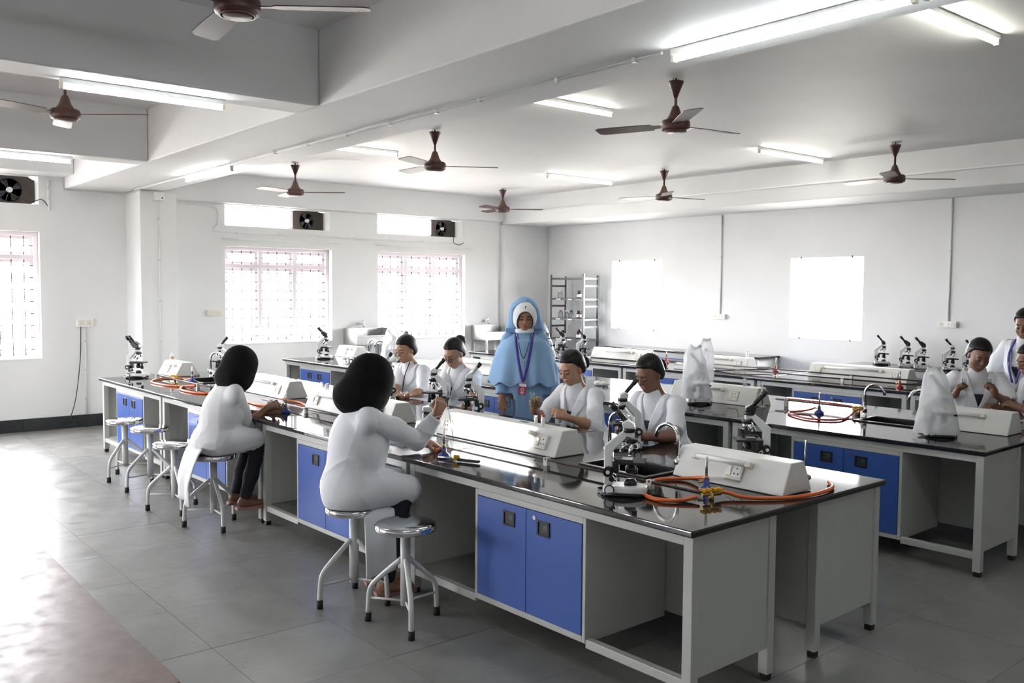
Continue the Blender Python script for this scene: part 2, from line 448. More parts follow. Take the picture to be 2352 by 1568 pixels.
# ---- windows
def window(n, w, lab, bars=3):
    y0, y1, z0, z1 = w; xf = WX - .13
    e = struct(empty('window_%d' % n, (xf, y0, z0)), lab); W, H = y1 - y0, z1 - z0; t = .05
    zt = H * .785
    f = MB().box(-.03, .03, 0, W, 0, t).box(-.03, .03, 0, W, H - t, H).box(-.03, .03, 0, t, t, H - t).box(-.03, .03, W - t, W, t, H - t)
    f.build('window_frame', M['frame'], e, bevel=.004)
    cw = (W - t) / 3
    for k in (1, 2):
        MB().box(-.028, .028, k * cw, k * cw + t, t, H - t).build('mullion', M['frame'], e, bevel=.004)
    MB().box(-.027, .027, t, W - t, zt, zt + .055).build('transom', M['frame'], e, bevel=.004)
    MB().box(.03, .138, .0, W, .0, .022).build('window_sill', M['wall'], e, bevel=.004)
    for k in range(3):
        a, b = k * cw + t, (k + 1) * cw
        for za, zb in ((t, zt), (zt + .055, H - t)):
            MB().box(-.022, -.018, a, b, za, zb).build('pane', M['pane'], e)
            fr = MB()
            for (p, q, r, s_) in ((a, b, za, za + .035), (a, b, zb - .035, zb), (a, a + .035, za + .035, zb - .035), (b - .035, b, za + .035, zb - .035)):
                fr.box(-.028, -.012, p, q, r, s_)
            fr.build('sash', M['frame'], e)
        for q in range(bars):
            yy = a + (b - a) * (q + .75) / (bars + .5)
            MB().cyl((.012, yy, t), (.012, yy, H - t), .006, n=6).build('grille_bar', M['bar'], e)
    for q in range(9):
        zz = t + (zt - t) * (q + .5) / 8 if q < 8 else (zt + H) / 2
        MB().cyl((.012, t, zz), (.012, W - t, zz), .005, n=6).build('grille_bar', M['bar'], e)
    return e
window(1, win0, 'white barred window cut by the left edge of the view')
window(2, win1, 'white barred window just past the column')
window(3, win2, 'white barred window nearer the far corner')
window(4, win9, 'white barred window further along the left wall')
for n, w in ((11, ww1), (12, ww2)):
    e = window(n, [0, w[1] - w[0], w[2], w[3]], 'white barred window behind the photographer'); e.location = (w[1], RY0 - .1, w[2]); e.rotation_euler = (0, 0, PI / 2)
def ventilator(n, w, lab):
    y0, y1, z0, z1 = w; e = struct(empty('window_%d' % n, (WX - .13, y0, z0)), lab); W, H = y1 - y0, z1 - z0; pw = W * .66
    f = MB().box(-.025, .025, 0, pw, 0, .03).box(-.025, .025, 0, pw, H - .03, H)
    for k in (0, .5, 1): f.box(-.025, .04, k * (pw - .045), k * (pw - .045) + .045, .03, H - .03)
    f.build('window_frame', M['frame'], e)
    for k in (0, 1): MB().box(-.008, -.004, .03 + k * (pw - .03) / 2, k * (pw - .03) / 2 + (pw - .03) / 2, .03, H - .03).build('pane', M['pane'], e)
    # extractor in a brown board, set into the same opening
    x = empty('exhaust_fan', (WX - .21, y0 + pw, z0)); d = W - pw; r = min(H, d) * .40; cyy, cz = d * .5, H * .5
    pn = MB(); N = 28
    ring = [(cyy + r * math.cos(2 * PI * i / N), cz + r * math.sin(2 * PI * i / N)) for i in range(N)]
    outer = []
    for i in range(N):
        c, s_ = math.cos(2 * PI * i / N), math.sin(2 * PI * i / N); k = min(d / 2 / max(abs(c), 1e-6), H / 2 / max(abs(s_), 1e-6)); outer.append((cyy + c * k, cz + s_ * k))
    for xx in (.0, .012):
        pn._add([(xx, *p) for p in ring] + [(xx, *p) for p in outer], [(i, (i + 1) % N, N + (i + 1) % N, N + i) for i in range(N)])
    pn.build('board', M['panelbrown'], x)
    MB().lathe([(r, 0), (r * 1.06, 0), (r * 1.06, .04), (r, .04), (r, 0)], n=28).build('ring', M['black'], x)
    o = x.children[-1]; o.rotation_euler = (0, PI / 2, 0); o.location = (-.02, cyy, cz)
    MB().cyl((.0, cyy, cz), (.05, cyy, cz), r * .24, n=18).build('motor_hub', M['stoolgrey'], x)
    for k in range(4):
        a = .5 + k * PI / 2; b_ = MB()
        q0, q1 = a - .30, a + .30
        vs = [(.015, cyy + rr * math.cos(t), cz + rr * math.sin(t)) for rr, t in ((r * .22, a - .2), (r * .93, q0), (r * .95, a), (r * .93, q1), (r * .22, a + .2))]
        vs += [(p[0] + .012 + (.01 if 0 < i < 3 else 0), p[1], p[2]) for i, p in enumerate(vs)]
        b_._add(vs, [(0, 1, 2, 3, 4), (9, 8, 7, 6, 5), (0, 5, 6, 1), (1, 6, 7, 2), (2, 7, 8, 3), (3, 8, 9, 4), (4, 9, 5, 0)])
        b_.build('blade', M['black'], x)
    for k in range(3):
        a = .2 + k * 2 * PI / 3
        MB().cyl((.045, cyy, cz), (.045, cyy + r * math.cos(a), cz + r * math.sin(a)), .005, n=6).build('stay', M['black'], x)
    return x
for n, w, la, lb in ((5, vent0, 'ventilator strip above the left window', 'black exhaust fan in brown board at the left edge'),
                     (6, vent1, 'ventilator strip above the window by the column', 'black exhaust fan in brown board above the window by the column'),
                     (7, vent2, 'ventilator strip above the far window', 'black exhaust fan in brown board near the far corner'),
                     (8, vent9, 'ventilator strip further along the left wall', 'black exhaust fan in brown board further along the left wall')):
    tag(ventilator(n, w, la), lb, 'exhaust fan', 'exhaust fans over the windows')
for n, w, lab in ((9, fw1, 'bright frameless window nearer the shelf rack'), (10, fw2, 'bright frameless window further along the far wall')):
    e = struct(empty('window_%d' % n, (w[0], FY, w[2])), lab); W, H = w[1] - w[0], w[3] - w[2]
    MB().box(0, W, .012, .018, 0, H).build('pane', M['pane'], e)
    MB().box(-.008, W + .008, .02, .05, -.008, 0).box(-.008, W + .008, .02, .05, H, H + .008).build('edge_trim', M['plaster'], e)
    for a, b in ((.15, 0), (.85, 0), (.15, 1), (.85, 1)):
        MB().box(a * W - .008, a * W + .008, -.004, .02, b * H - .014, b * H + .014).build('glass_clip', M['dark'], e)

# ---- daylight portals in the openings (they only guide the sampling of the sky)
def portal(loc, rot, sx, sy):
    l = bpy.data.lights.new('sky_portal', 'AREA'); l.shape = 'RECTANGLE'; l.size = sx; l.size_y = sy; l.cycles.is_portal = True
    o = bpy.data.objects.new('sky_portal', l); COL.objects.link(o); o.location = loc; o.rotation_euler = rot; o['kind'] = 'helper'
for w in LH: portal((WX - .24, (w[0] + w[1]) / 2, (w[2] + w[3]) / 2), (0, -PI / 2, 0), w[3] - w[2], w[1] - w[0])
for w in (ww1, ww2): portal(((w[0] + w[1]) / 2, RY0 - .19, (w[2] + w[3]) / 2), (PI / 2, 0, 0), w[1] - w[0], w[3] - w[2])
for w in (fw1, fw2): portal(((w[0] + w[1]) / 2, FY + .19, (w[2] + w[3]) / 2), (-PI / 2, 0, 0), w[1] - w[0], w[3] - w[2])

# ---- raised board at the lower left
d0 = zp(415, 1565, .10)
t = empty('platform', (0, 0, 0)); tag(t, 'low reddish brown platform with scuffed top at the lower left', 'platform')
MB().box(1.0, d0[0], RY0 + 1.2, d0[1], .078, .10).build('platform_top', M['dais'], t, bevel=.003)
MB().box(1.03, d0[0] - .02, RY0 + 1.23, d0[1] - .02, 0, .078).build('platform_plinth', M['dark'], t)

# ================================================================ ceiling fans
def fan(x, y, zc, vhub, rot, lab, drop=None, R=.60):
    hub = z_for(x, y, vhub) if drop is None else zc - drop
    e = empty('ceiling_fan', (x, y, hub), rot); L = zc - hub
    MB().lathe([(.012, L - .14), (.05, L - .04), (.055, L - .03), (.055, L - .022), (.02, L - .018)], n=20).build('canopy', M['fan'], e)
    MB().cyl((-.025, 0, L - .02), (-.025, 0, L), .003, n=6).cyl((.025, 0, L - .02), (.025, 0, L), .003, n=6).cyl((0, 0, L - .04), (0, 0, L), .008, n=8).build('hook', M['dark'], e)
    MB().cyl((0, 0, .08), (0, 0, L - .05), .011, n=10).build('rod', M['fan'], e)
    MB().lathe([(.014, .14), (.024, .13), (.045, .07), (.062, .045), (.066, .03)], n=22).build('bell', M['fanlight'], e)
    mt = MB().lathe([(.0, -.052), (.06, -.05), (.075, -.04), (.098, -.035), (.104, -.02), (.104, .022), (.092, .034), (.05, .04)], n=28).build('motor', M['fan'], e)
    MB().lathe([(.074, -.046), (.082, -.046), (.082, -.040), (.074, -.040), (.074, -.046)], n=28).build('trim_ring', M['fanlight'], mt)
    for k in range(3):
        a = k * 2 * PI / 3; b = MB()
        pr = [(.09, .022), (.16, .03), (.18, .058), (.40, .066), (R - .03, .066), (R, .045)]
        vs = []
        for r, h in pr:
            for sgn in (-1, 1):
                for zz in (-.0025, .0025): vs.append((r, sgn * h, zz + sgn * h * .16 - .002))
        fs = []
        for i in range(len(pr) - 1):
            o_ = i * 4
            fs += [(o_, o_ + 2, o_ + 6, o_ + 4), (o_ + 1, o_ + 5, o_ + 7, o_ + 3), (o_, o_ + 4, o_ + 5, o_ + 1), (o_ + 2, o_ + 3, o_ + 7, o_ + 6)]
        fs += [(0, 1, 3, 2), (20, 22, 23, 21)]
        b.T = Matrix.Rotation(a, 4, 'Z'); b._add(vs, fs); b.build('blade', M['fan'], e)
    return tag(e, lab, 'ceiling fan', 'brown ceiling fans')
def mount(u, v, z): p = zp(u, v, z); return p[0], p[1]
RR = math.atan2(_R0[1], _R0[0])      # image right as a heading
fan(*mount(678, 375, ZF), ZF, 441, RR + .0, 'brown ceiling fan in front of the window by the column')
fan(*mount(999, 298, ZF), ZF, 381, RR + .12, 'brown ceiling fan hanging beside the big beam, middle of its row')
fan(*mount(1155, 433, ZF), ZF, 480, RR + .0, 'small looking brown ceiling fan nearest the far corner')
fan(*mount(1553, 180, ZF), ZF, 288, RR + .55, 'brown ceiling fan in the open ceiling right of the big beam')
fan(*mount(1526, 388, ZF), ZF, 452, RR + .45, 'brown ceiling fan before the far beam, above the first bright window')
fan(*mount(2057, 328, ZF), ZF, 410, RR + .0, 'brown ceiling fan before the far beam, towards the right edge')
fan(*mount(545, 12, 3.0), ZN, 14, RR + .05, 'large brown ceiling fan cut by the top edge')
fan(*mount(150, 262, 3.0), ZN, 262, RR - .02, 'brown ceiling fan under the coffer at the left')

# ================================================================ fluorescent lamps
def lamp(p, q, zc, lab, m='tube', lamp_z=.045):
    """batten with one tube between two points under a surface at height zc"""
    p, q = Vector((p[0], p[1], zc)), Vector((q[0], q[1], zc)); d = (q - p); L = d.length
    e = empty('tube_light', p, math.atan2(d.y, d.x))
    MB().box(0, L, -.02, .02, -.03, 0).build('batten', M['whitep'], e, bevel=.003)
    for a in (0, L - .018): MB().box(a, a + .018, -.014, .014, -.062, -.03).build('lamp_holder', M['cream'], e)
    MB().cyl((.018, 0, -.03 - .018), (L - .018, 0, -.03 - .018), .0135, n=12).build('tube', M[m], e)
    return tag(e, lab, 'tube light', 'lit tube lights')
g = lambda u, v, z: zp(u, v, z - .045)
p, q = g(145, 190, ZA), g(535, 240, ZA); x_ = 6.12
lamp((x_, p[1]), (x_, q[1]), ZA, 'lit tube light under the left cross beam')
p, q = g(-90, 345, ZA), g(175, 368, ZA); x_ = 2.80
lamp((x_, q[1] - 1.2), (x_, q[1]), ZA, 'lit tube light under the cross beam at the left edge')
lamp((9.6, .95), (9.6, 2.15), ZA, 'unseen tube light added under the cross beam above the photographer')  # unseen lamp, added to light the near bay's beam face and ceiling
lamp((2.08, 3.43), (3.30, 3.43), ZA, 'lit tube light under the big beam above the column')
lamp((8.74, 3.42), (9.95, 3.42), ZA, 'bright tube light under the near end of the big beam')
lamp((9.98, 3.42), (11.2, 3.42), ZA, 'bright tube light under the big beam, cut by the top edge')
for (a, b, lab) in (((740, 335), (910, 357), 'lit tube light half hidden behind the big beam, farther one'),
                    ((1180, 222), (1405, 264), 'lit tube light half hidden behind the big beam, nearer one'),
                    ((2110, 8), (2270, 102), 'lit tube light at the upper right corner'),
                    ((1267, 405), (1400, 423), 'lit ceiling tube light before the far beam near the corner'),
                    ((1745, 343), (1875, 374), 'lit ceiling tube light before the far beam, between two fans')):
    p, q = g(*a, ZF), g(*b, ZF); xm = (p[0] + q[0]) / 2; yb = min(q[1], 9.42)
    lamp((xm, yb - 1.2), (xm, yb), ZF, lab, 'tubewarm')

# ================================================================ conduits, clips, sockets
def conduit(path, r, lab, m='conduitgrey', clips=(), parent=None, axis=None):
    e = empty('conduit', path[0]); o0 = Vector(path[0])
    MB().tube([Vector(p) - o0 for p in path], r, n=8).build('pipe', M[m], e)
    for c in clips:
        c = Vector(c) - o0
        MB().box(c.x - .012, c.x + .012, c.y - .012, c.y + .012, c.z - .012, c.z + .012).build('clip', M['stoolgrey'], e)
    return tag(e, lab, 'conduit')
conduit([(.45, 3.39, ZA - .012), (8.7, 3.39, ZA - .012)], .009, 'thin wiring conduit clipped under the big beam',
        clips=[(zp(u, v, ZA)[0], 3.39, ZA - .014) for u, v in ((536, 383), (650, 350), (720, 330), (806, 307), (902, 280), (1008, 252), (1107, 226), (1287, 180), (1470, 135))])
conduit([(.7, 9.488, 2.985), (13.5, 9.488, 2.985)], .011, 'long wiring conduit along the face of the far beam', m='plaster')
for a, lab, lb2 in (((3.655, 2.795, 1.39), 'vertical grey conduit on the far wall between the bright windows', 'double socket board at the foot of the conduit between the bright windows'),
                    ((6.878, 2.795, 1.39), 'vertical grey conduit on the far wall towards the right edge', 'double socket board on the far wall above the row of microscopes')):
    conduit([(a[0], FY - .012, a[1]), (a[0], FY - .012, a[2])], .010, lab, clips=[(a[0], FY - .014, z) for z in (2.68, 2.2, 1.75)])
    e = empty('socket_board', (a[0], FY, a[2] - .032)); tag(e, lb2, 'socket')
    MB().box(-.105, .105, -.045, 0, -.036, .036).build('board', M['whitep'], e, bevel=.004)
    for k in (-1, 1):
        MB().box(k * .066 - .022, k * .066 + .022, -.049, -.045, -.024, .024).build('socket_face', M['cream'], e)
        for dx, dz in ((0, .012), (-.009, -.008), (.009, -.008)):
            MB().cyl((k * .066 + dx, -.0505, dz), (k * .066 + dx, -.046, dz), .003, n=8).build('socket_hole', M['black'], e)
    MB().box(-.018, .018, -.050, -.045, -.018, .018).build('switch', M['whitep'], e)
# column wiring
yc = (CY0 + CY1) / 2
conduit([(CXF + .006, yc, ZA - .12), (CXF + .006, yc, .35)], .006, 'thin white conduit down the front of the column', m='plaster',
        clips=[(CXF + .008, yc, z) for z in (2.55, 2.05, 1.55, 1.05)])
e = empty('junction_box', (CXF, yc, ZA - .07)); tag(e, 'small white junction box at the top of the column', 'junction box')
MB().box(0, .05, -.06, .06, -.05, .05).build('box', M['whitep'], e, bevel=.004); MB().cyl((.05, .03, -.02), (.054, .03, -.02), .009, n=10).build('cable_hole', M['black'], e)
zc_ = xw(200, 412)[2]
conduit([(WX + .01, xw(105, 405)[1], 2.98), (WX + .01, YA1 - .03, 2.98), (WX + .01, YA1 - .01, 2.87), (WX + .01, CY0 - .01, 2.87), (CXF + .0, CY0 - .012, 2.87), (CXF + .01, CY0 + .05, 2.87), (CXF + .012, CY1, 2.87)], .006,
        'thin conduit from the left wall round the column head', m='conduitgrey')
y0_ = vent1[0] - .09
conduit(bez([(WX + .012, CY1, 2.80), (WX + .012, y0_ - .12, 2.80), (WX + .012, y0_, 2.72), (WX + .012, y0_, 2.56), (WX + .012, y0_ + .07, 2.47), (WX + .012, vent1[1], 2.46), (WX + .012, vent2[1], 2.46)], 6), .010,
        'white conduit looping round the ventilator and on to the far window', m='plaster', clips=[(WX + .014, y, 2.46) for y in (4.9, 5.5, 6.1, 6.7, 7.3, 7.9)])
for w, lab in ((win1, 'thin white rod above the window by the column'), (win2, 'thin white rod above the far window')):
    conduit([(WX + .03, w[0] - .05, w[3] + .10), (WX + .03, w[1] + .12, w[3] + .10)], .008, lab, m='plaster')
conduit([(WX + .014, xw(1163, 600)[1], 2.79), (WX + .014, xw(1163, 600)[1], .4)], .022, 'white boxed pipe in the far corner of the window wall', m='plaster')
def wallboard(nm, u0, v0, u1, v1, lab, m):
    p, q = xw(u0, v0), xw(u1, v1); e = empty(nm, (WX, p[1], q[2])); W, H = q[1] - p[1], p[2] - q[2]
    MB().box(0, .035, 0, W, 0, H).build('board', M[m], e, bevel=.004)
    for k in (.28, .72):
        MB().box(.035, .040, k * W - .03, k * W + .03, .015, H - .015).build('socket_face', M['cream' if m == 'whitep' else m], e)
        for dy, dz in ((0, .012), (-.01, -.01), (.01, -.01)): MB().cyl((.039, k * W + dy, H / 2 + dz), (.0415, k * W + dy, H / 2 + dz), .003, n=8).build('socket_hole', M['black'], e)
    return tag(e, lab, 'socket')
wallboard('socket_board', 175, 732, 213, 750, 'white socket board on the left wall with black cable', 'whitep')
wallboard('socket_board', 473, 712, 507, 725, 'cream switch board beside the window by the column', 'cream')
p = xw(184, 750); q = xw(160, 955)
tag(MB().tube(bez([(WX + .03, p[1], p[2]), (WX + .03, p[1] - .01, p[2] - .35), (WX + .04, p[1] - .06, .45), (WX + .05, q[1] + .02, .2), (WX + .07, q[1] - .06, .02)], 8), .006, n=6).build('power_cable', M['black']),
    'black cable hanging from the white socket board to the floor', 'cable')
conduit([(WX + .012, xw(194, 752)[1], p[2]), (WX + .012, xw(194, 752)[1], .16)], .012, 'white conduit below the socket board on the left wall', m='plaster', clips=[(WX + .014, xw(194, 752)[1], z) for z in (1.05, .7, .35)])
p = xw(110, 410)
conduit([(WX + .012, p[1], 2.98), (WX + .012, p[1], 2.62)], .014, 'short white conduit beside the exhaust fan at the left edge', m='plaster', clips=[(WX + .016, p[1], z) for z in (2.88, 2.76)])
q = vent0
tag(MB().tube(bez([(WX - .08, q[1] - .24, q[2] + .10), (WX - .05, q[1] - .08, q[2] + .03), (WX + .01, q[1] + .03, q[2] + .06), (WX + .012, p[1], q[2] - .03)], 6), .005, n=6).build('fan_cable', M['black']),
    'black cable from the exhaust fan at the left edge', 'cable')
e_ = vent2
tag(MB().tube(bez([(WX + .02, e_[1] - .18, e_[2] + .0), (WX + .02, e_[1] - .18, e_[2] - .08), (WX + .02, e_[1] - .08, e_[2] - .12), (WX + .02, e_[1] + .02, e_[2] - .08)], 6), .005, n=6).build('fan_cable', M['black']),
    'black cable below the exhaust fan near the far corner', 'cable')
# ================================================================ lab tables and worktops
TD, TT = 0.61, 0.028                 # depth of one table, thickness of the stone top
def lab_table(fr, x0, x1, y, flip, lab, top=BH, handles=True, door_m='blue'):
    """one steel table of a bench: open bay, two-door cabinet, open bay; x0<x1 in the bench's axes, y its front"""
    L = x1 - x0; H = top - TT - .001; D = TD
    e = empty('lab_table', fr.W(x0 if not flip else x1, y if not flip else y + D), fr.a + (PI if flip else 0))
    lg = .048; cab = .80; c0 = (L - cab) / 2; c1 = c0 + cab
    for a in (0.006, L - .006 - lg):
        for b in (0.012, D - .012 - lg):
            l = MB().box(a, a + lg, b, b + lg, .03, H).build('leg', M['tablewhite'], e, bevel=.003)
            MB().box(a + .006, a + lg - .006, b + .006, b + lg - .006, 0, .03).build('foot', M['rubber'], l)
    for a in (.014, L - .014 - .02):
        MB().box(a, a + .02, .012 + lg, D - .012 - lg, .15, H).build('side_panel', M['tablewhite'], e)
    MB().box(.006 + lg, L - .006 - lg, D - .034, D - .016, .15, H).build('back_panel', M['tablewhite'], e)
    MB().box(.006 + lg, L - .006 - lg, .014, .04, H - .045, H).build('apron', M['tablewhite'], e, bevel=.003)
    for a, b in ((.006 + lg, c0), (c1, L - .006 - lg)):
        MB().box(a, b, .016, .056, .105, .145).build('foot_rail', M['tablewhite'], e, bevel=.003)
    # carcass with a raised frame, open at the front behind the doors
    z0, z1 = .125, H - .045
    cb = MB().box(c0, c0 + .02, .012, D - .04, z0, z1).box(c1 - .02, c1, .012, D - .04, z0, z1)
    cb.box(c0 + .02, c1 - .02, .012, D - .04, z0, z0 + .03).box(c0 + .02, c1 - .02, .012, D - .04, z1 - .03, z1)
    cb.build('cabinet', M['tablewhite'], e, bevel=.003)
    mid = (c0 + c1) / 2
    for k, (a, b) in enumerate(((c0 + .022, mid - .0015), (mid + .0015, c1 - .022))):
        d = MB().box(a, b, .008, .026, z0 + .032, z1 - .032).build('door', M[door_m], e, bevel=.002)
        hx = mid + (-.125 if k == 0 else .125); hz = z0 + (z1 - z0) * .82
        h = MB()
        for (p, q, r, s_) in ((-.042, .042, .028, .036), (-.042, .042, -.036, -.028), (-.042, -.033, -.028, .028), (.033, .042, -.028, .028)): h.box(hx + p, hx + q, .002, .009, hz + r, hz + s_)
        h.build('handle', M['black'], d)
        MB().box(hx - .033, hx + .033, .0065, .0085, hz - .028, hz + .028).build('handle_recess', M['dark'], d)
        MB().box(hx + .0, hx + .028, .0045, .0065, hz - .004, hz + .02).build('finger_plate', M['rackdark'], d)
        if k == 1:
            MB().cyl((mid + .06, .004, z1 - .062), (mid + .06, .009, z1 - .062), .011, n=12).build('lock', M['steel'], d)
    tag(e, lab, 'lab table', 'steel lab tables with blue doors')
    return e

def worktop(fr, x0, x1, y0, y1, lab, holes=(), top=BH):
    mb = MB()
    wall_cells(mb, x0 + .001, x1 - .001, y0, y1, [(h[0], h[1], h[2], h[3]) for h in holes], lambda m_, p, q, s_, t: m_.box(p, q, s_, t, top - TT, top))
    o = mb.build('worktop', M['granite'])
    import bmesh
    bm = bmesh.new(); bm.from_mesh(o.data); bmesh.ops.remove_doubles(bm, verts=bm.verts, dist=1e-5)
    inner = [f for f in bm.faces if sum(1 for g in bm.faces if g is not f and (g.calc_center_median() - f.calc_center_median()).length < 1e-5)]
    bmesh.ops.delete(bm, geom=inner, context='FACES'); bm.to_mesh(o.data); bm.free()
    md = o.modifiers.new('edge', 'BEVEL'); md.width = .006; md.segments = 3; md.limit_method = 'ANGLE'
    o.location = fr.W(0, 0, 0); o.rotation_euler = (0, 0, fr.a)
    return tag(o, lab, 'worktop', 'polished black stone worktops')

def sink(fr, h, lab, top=BH):
    x0, x1, y0, y1 = h; e = empty('sink', fr.W((x0 + x1) / 2, (y0 + y1) / 2, top), fr.a); a, b = (x1 - x0) / 2, (y1 - y0) / 2; d = .2; t = .012
    m = MB().box(-a, -a + t, -b, b, -d, .004).box(a - t, a, -b, b, -d, .004).box(-a + t, a - t, -b, -b + t, -d, .004).box(-a + t, a - t, b - t, b, -d, .004).box(-a + t, a - t, -b + t, b - t, -d, -d + t)
    m.build('basin', M['sinkblack'], e)
    r = MB()
    for (p, q, s_, u) in ((-a - .022, a + .022, -b - .022, -b + .004), (-a - .022, a + .022, b - .004, b + .022), (-a - .022, -a + .004, -b + .004, b - .004), (a - .004, a + .022, -b + .004, b - .004)): r.box(p, q, s_, u, .001, .010)
    r.build('rim', M['sinkblack'], e, bevel=.003)
    MB().cyl((0, 0, -d + t), (0, 0, -d + t + .004), .03, n=16).build('drain', M['steel'], e)
    return tag(e, lab, 'sink', 'black sinks set in the worktops')

def tap(fr, x, y, head, lab, top=BH, h=.26, reach=.14):
    e = empty('tap', fr.W(x, y, top), fr.a + head)
    MB().lathe([(.024, 0), (.024, .008), (.016, .014), (.016, .05), (.019, .055), (.019, .075), (.012, .085)], n=16).build('body', M['chrome'], e)
    r = reach / 2; pts = [(0, 0, .08), (0, 0, h - r)] + [(r - r * math.cos(a), 0, h - r + r * math.sin(a)) for a in [PI * k / 12 * .86 for k in range(1, 13)]]
    q = pts[-1]; pts.append((q[0] + .012, 0, q[2] - .035))
    MB().tube(pts, .0105, n=10).build('spout', M['chrome'], e)
    MB().cyl((0, -.016, .062), (0, -.05, .062), .011, n=12).build('valve', M['chrome'], e)
    MB().tube([(0, -.045, .062), (0, -.052, .10)], .005, n=8).build('lever', M['chrome'], e)
    return tag(e, lab, 'tap', 'swan neck taps on the benches')

# ---- bench 1 (front)
W1 = 1.572
cuts1 = [0, -2.03, -3.92, -5.95, -7.70]
SK1 = (-1.24, -.80, .642, .93); SK1L = (-6.98, -6.50, .642, .93)
nm1 = ['at the near right end', 'second from the near end', 'third from the near end', 'at the far left end']
for k in range(4):
    a, b = cuts1[k + 1] + .012, cuts1[k] - .012
    lab_table(B1, a, b, .018, False, 'grey table with blue doors, front of the front bench, ' + nm1[k])
    lab_table(B1, a, b, W1 - .018 - TD, True, 'grey steel table on the rear side of the front bench, ' + nm1[k])
    worktop(B1, cuts1[k + 1], cuts1[k], 0, W1, 'black stone worktop of the front bench, ' + nm1[k], [SK1] if k == 0 else ([SK1L] if k == 3 else []))
sink(B1, SK1, 'black sink in the front bench behind the large microscope')
sink(B1, SK1L, 'black sink at the far left end of the front bench')
hd = math.atan2(_R0[1], _R0[0]) - B1.a
tap(B1, -.752, .84, PI + hd * .4 - .3, 'chrome swan neck tap right of the front bench sink', h=.255)
tap(B1, -1.29, .90, -.15 + hd * .4, 'chrome swan neck tap behind the large microscope', h=.27)
tap(B1, -7.02, .92, hd - .2, 'chrome swan neck tap at the far left sink, left one', h=.27)
tap(B1, -6.45, .95, PI + hd, 'chrome swan neck tap at the far left sink, nearer the headscarf', h=.27)
# ---- bench 2 (middle)
cuts2 = [0, -1.83, -3.66, -5.49, -7.32, -8.98]
SK2 = (-1.15, -.74, .642, .93); SK2L = (-8.45, -8.05, .642, .93)
nm2 = ['at the near right end', 'second from the right', 'third from the right', 'behind the seated women', 'at the far left end']
for k in range(5):
    a, b = cuts2[k + 1] + .012, cuts2[k] - .012
    lab_table(B2, a, b, .018, False, 'grey table with blue doors, front of the middle bench, ' + nm2[k])
    lab_table(B2, a, b, W1 - .018 - TD, True, 'grey steel table on the rear side of the middle bench, ' + nm2[k])
    worktop(B2, cuts2[k + 1], cuts2[k], 0, W1, 'black stone worktop of the middle bench, ' + nm2[k], [SK2] if k == 0 else ([SK2L] if k == 4 else []))
sink(B2, SK2, 'black sink in the right end of the middle bench')
sink(B2, SK2L, 'black sink in the far left end of the middle bench')
tap(B2, -1.205, .86, hd * .15, 'chrome swan neck tap on the middle bench, left of its sink', h=.255)
tap(B2, -.685, .80, PI + hd * .6, 'chrome swan neck tap behind the bagged microscope on the middle bench', h=.255)
tap(B2, -8.40, .99, hd * .6, 'chrome swan neck tap at the far left of the middle bench, left one', h=.25)
tap(B2, -8.0, 1.0, PI + hd, 'chrome swan neck tap at the far left of the middle bench, right one', h=.25)
# ---- bench 3 (rear)
W3 = 1.36
cuts3 = [0, -1.93, -3.64, -5.62, -7.45, -8.75]
nm3 = ['at the right end', 'below the long power box', 'second from the left window', 'behind the woman in blue', 'at its left end']
for k in range(5):
    a, b = cuts3[k + 1] + .012, cuts3[k] - .012
    lab_table(B3, a, b, .018, False, 'grey table with blue doors, front of the rear bench, ' + nm3[k])
    lab_table(B3, a, b, W3 - .018 - TD, True, 'grey steel table on the far side of the rear bench, ' + nm3[k])
    worktop(B3, cuts3[k + 1], cuts3[k], 0, W3, 'black stone worktop of the rear bench, ' + nm3[k])
# ---- wall benches
Z4 = .86
B4 = Frame(0, 9.93, 0.0)
def wall_table(x0, x1, lab, lt):
    L = x1 - x0; e = empty('lab_table', (x0, 9.95, 0)); H = Z4 - .026; D = FY - 9.95 - .02
    for a in (0.01, L - .05):
        for b in (.01, D - .05):
            l = MB().box(a, a + .04, b, b + .04, .02, H).build('leg', M['tablewhite'], e); MB().box(a + .005, a + .035, b + .005, b + .035, 0, .02).build('foot', M['rubber'], l)
        MB().box(a + .012, a + .028, .05, D - .05, .12, H).build('side_panel', M['tablewhite'], e)
    MB().box(.05, L - .05, D - .03, D - .015, .12, H).build('back_panel', M['tablewhite'], e)
    MB().box(.05, L - .05, .012, .035, H - .05, H).build('apron', M['tablewhite'], e)
    n = max(1, int(L / 1.6)); w = L / n
    for k in range(n):
        c = w * (k + .5)
        MB().box(c - .40, c + .40, .03, D - .035, .12, H - .05).build('cabinet', M['tablewhite'], e)
        for s_ in (0, 1):
            d = MB().box(c - .38 + s_ * .382, c - .002 + s_ * .382, .012, .03, .15, H - .08).build('door', M['blue'], e, bevel=.002)
            MB().box(c - .09 + s_ * .12, c - .03 + s_ * .12, .006, .0125, H - .22, H - .16).build('handle', M['whitep'], d)
    tag(e, lt, 'lab table')
    o = MB().box(x0 - .01, x1 + .01, 9.93, FY - .012, Z4 - .026, Z4).build('worktop', M['granite'], bevel=.004)
    tag(o, lab, 'worktop', 'polished black stone worktops')
wall_table(1.75, 4.65, 'black wall worktop below the first bright window', 'grey steel wall table below the first bright window')
wall_table(5.86, 9.6, 'black wall worktop carrying the row of five microscopes', 'grey steel wall table under the row of five microscopes')

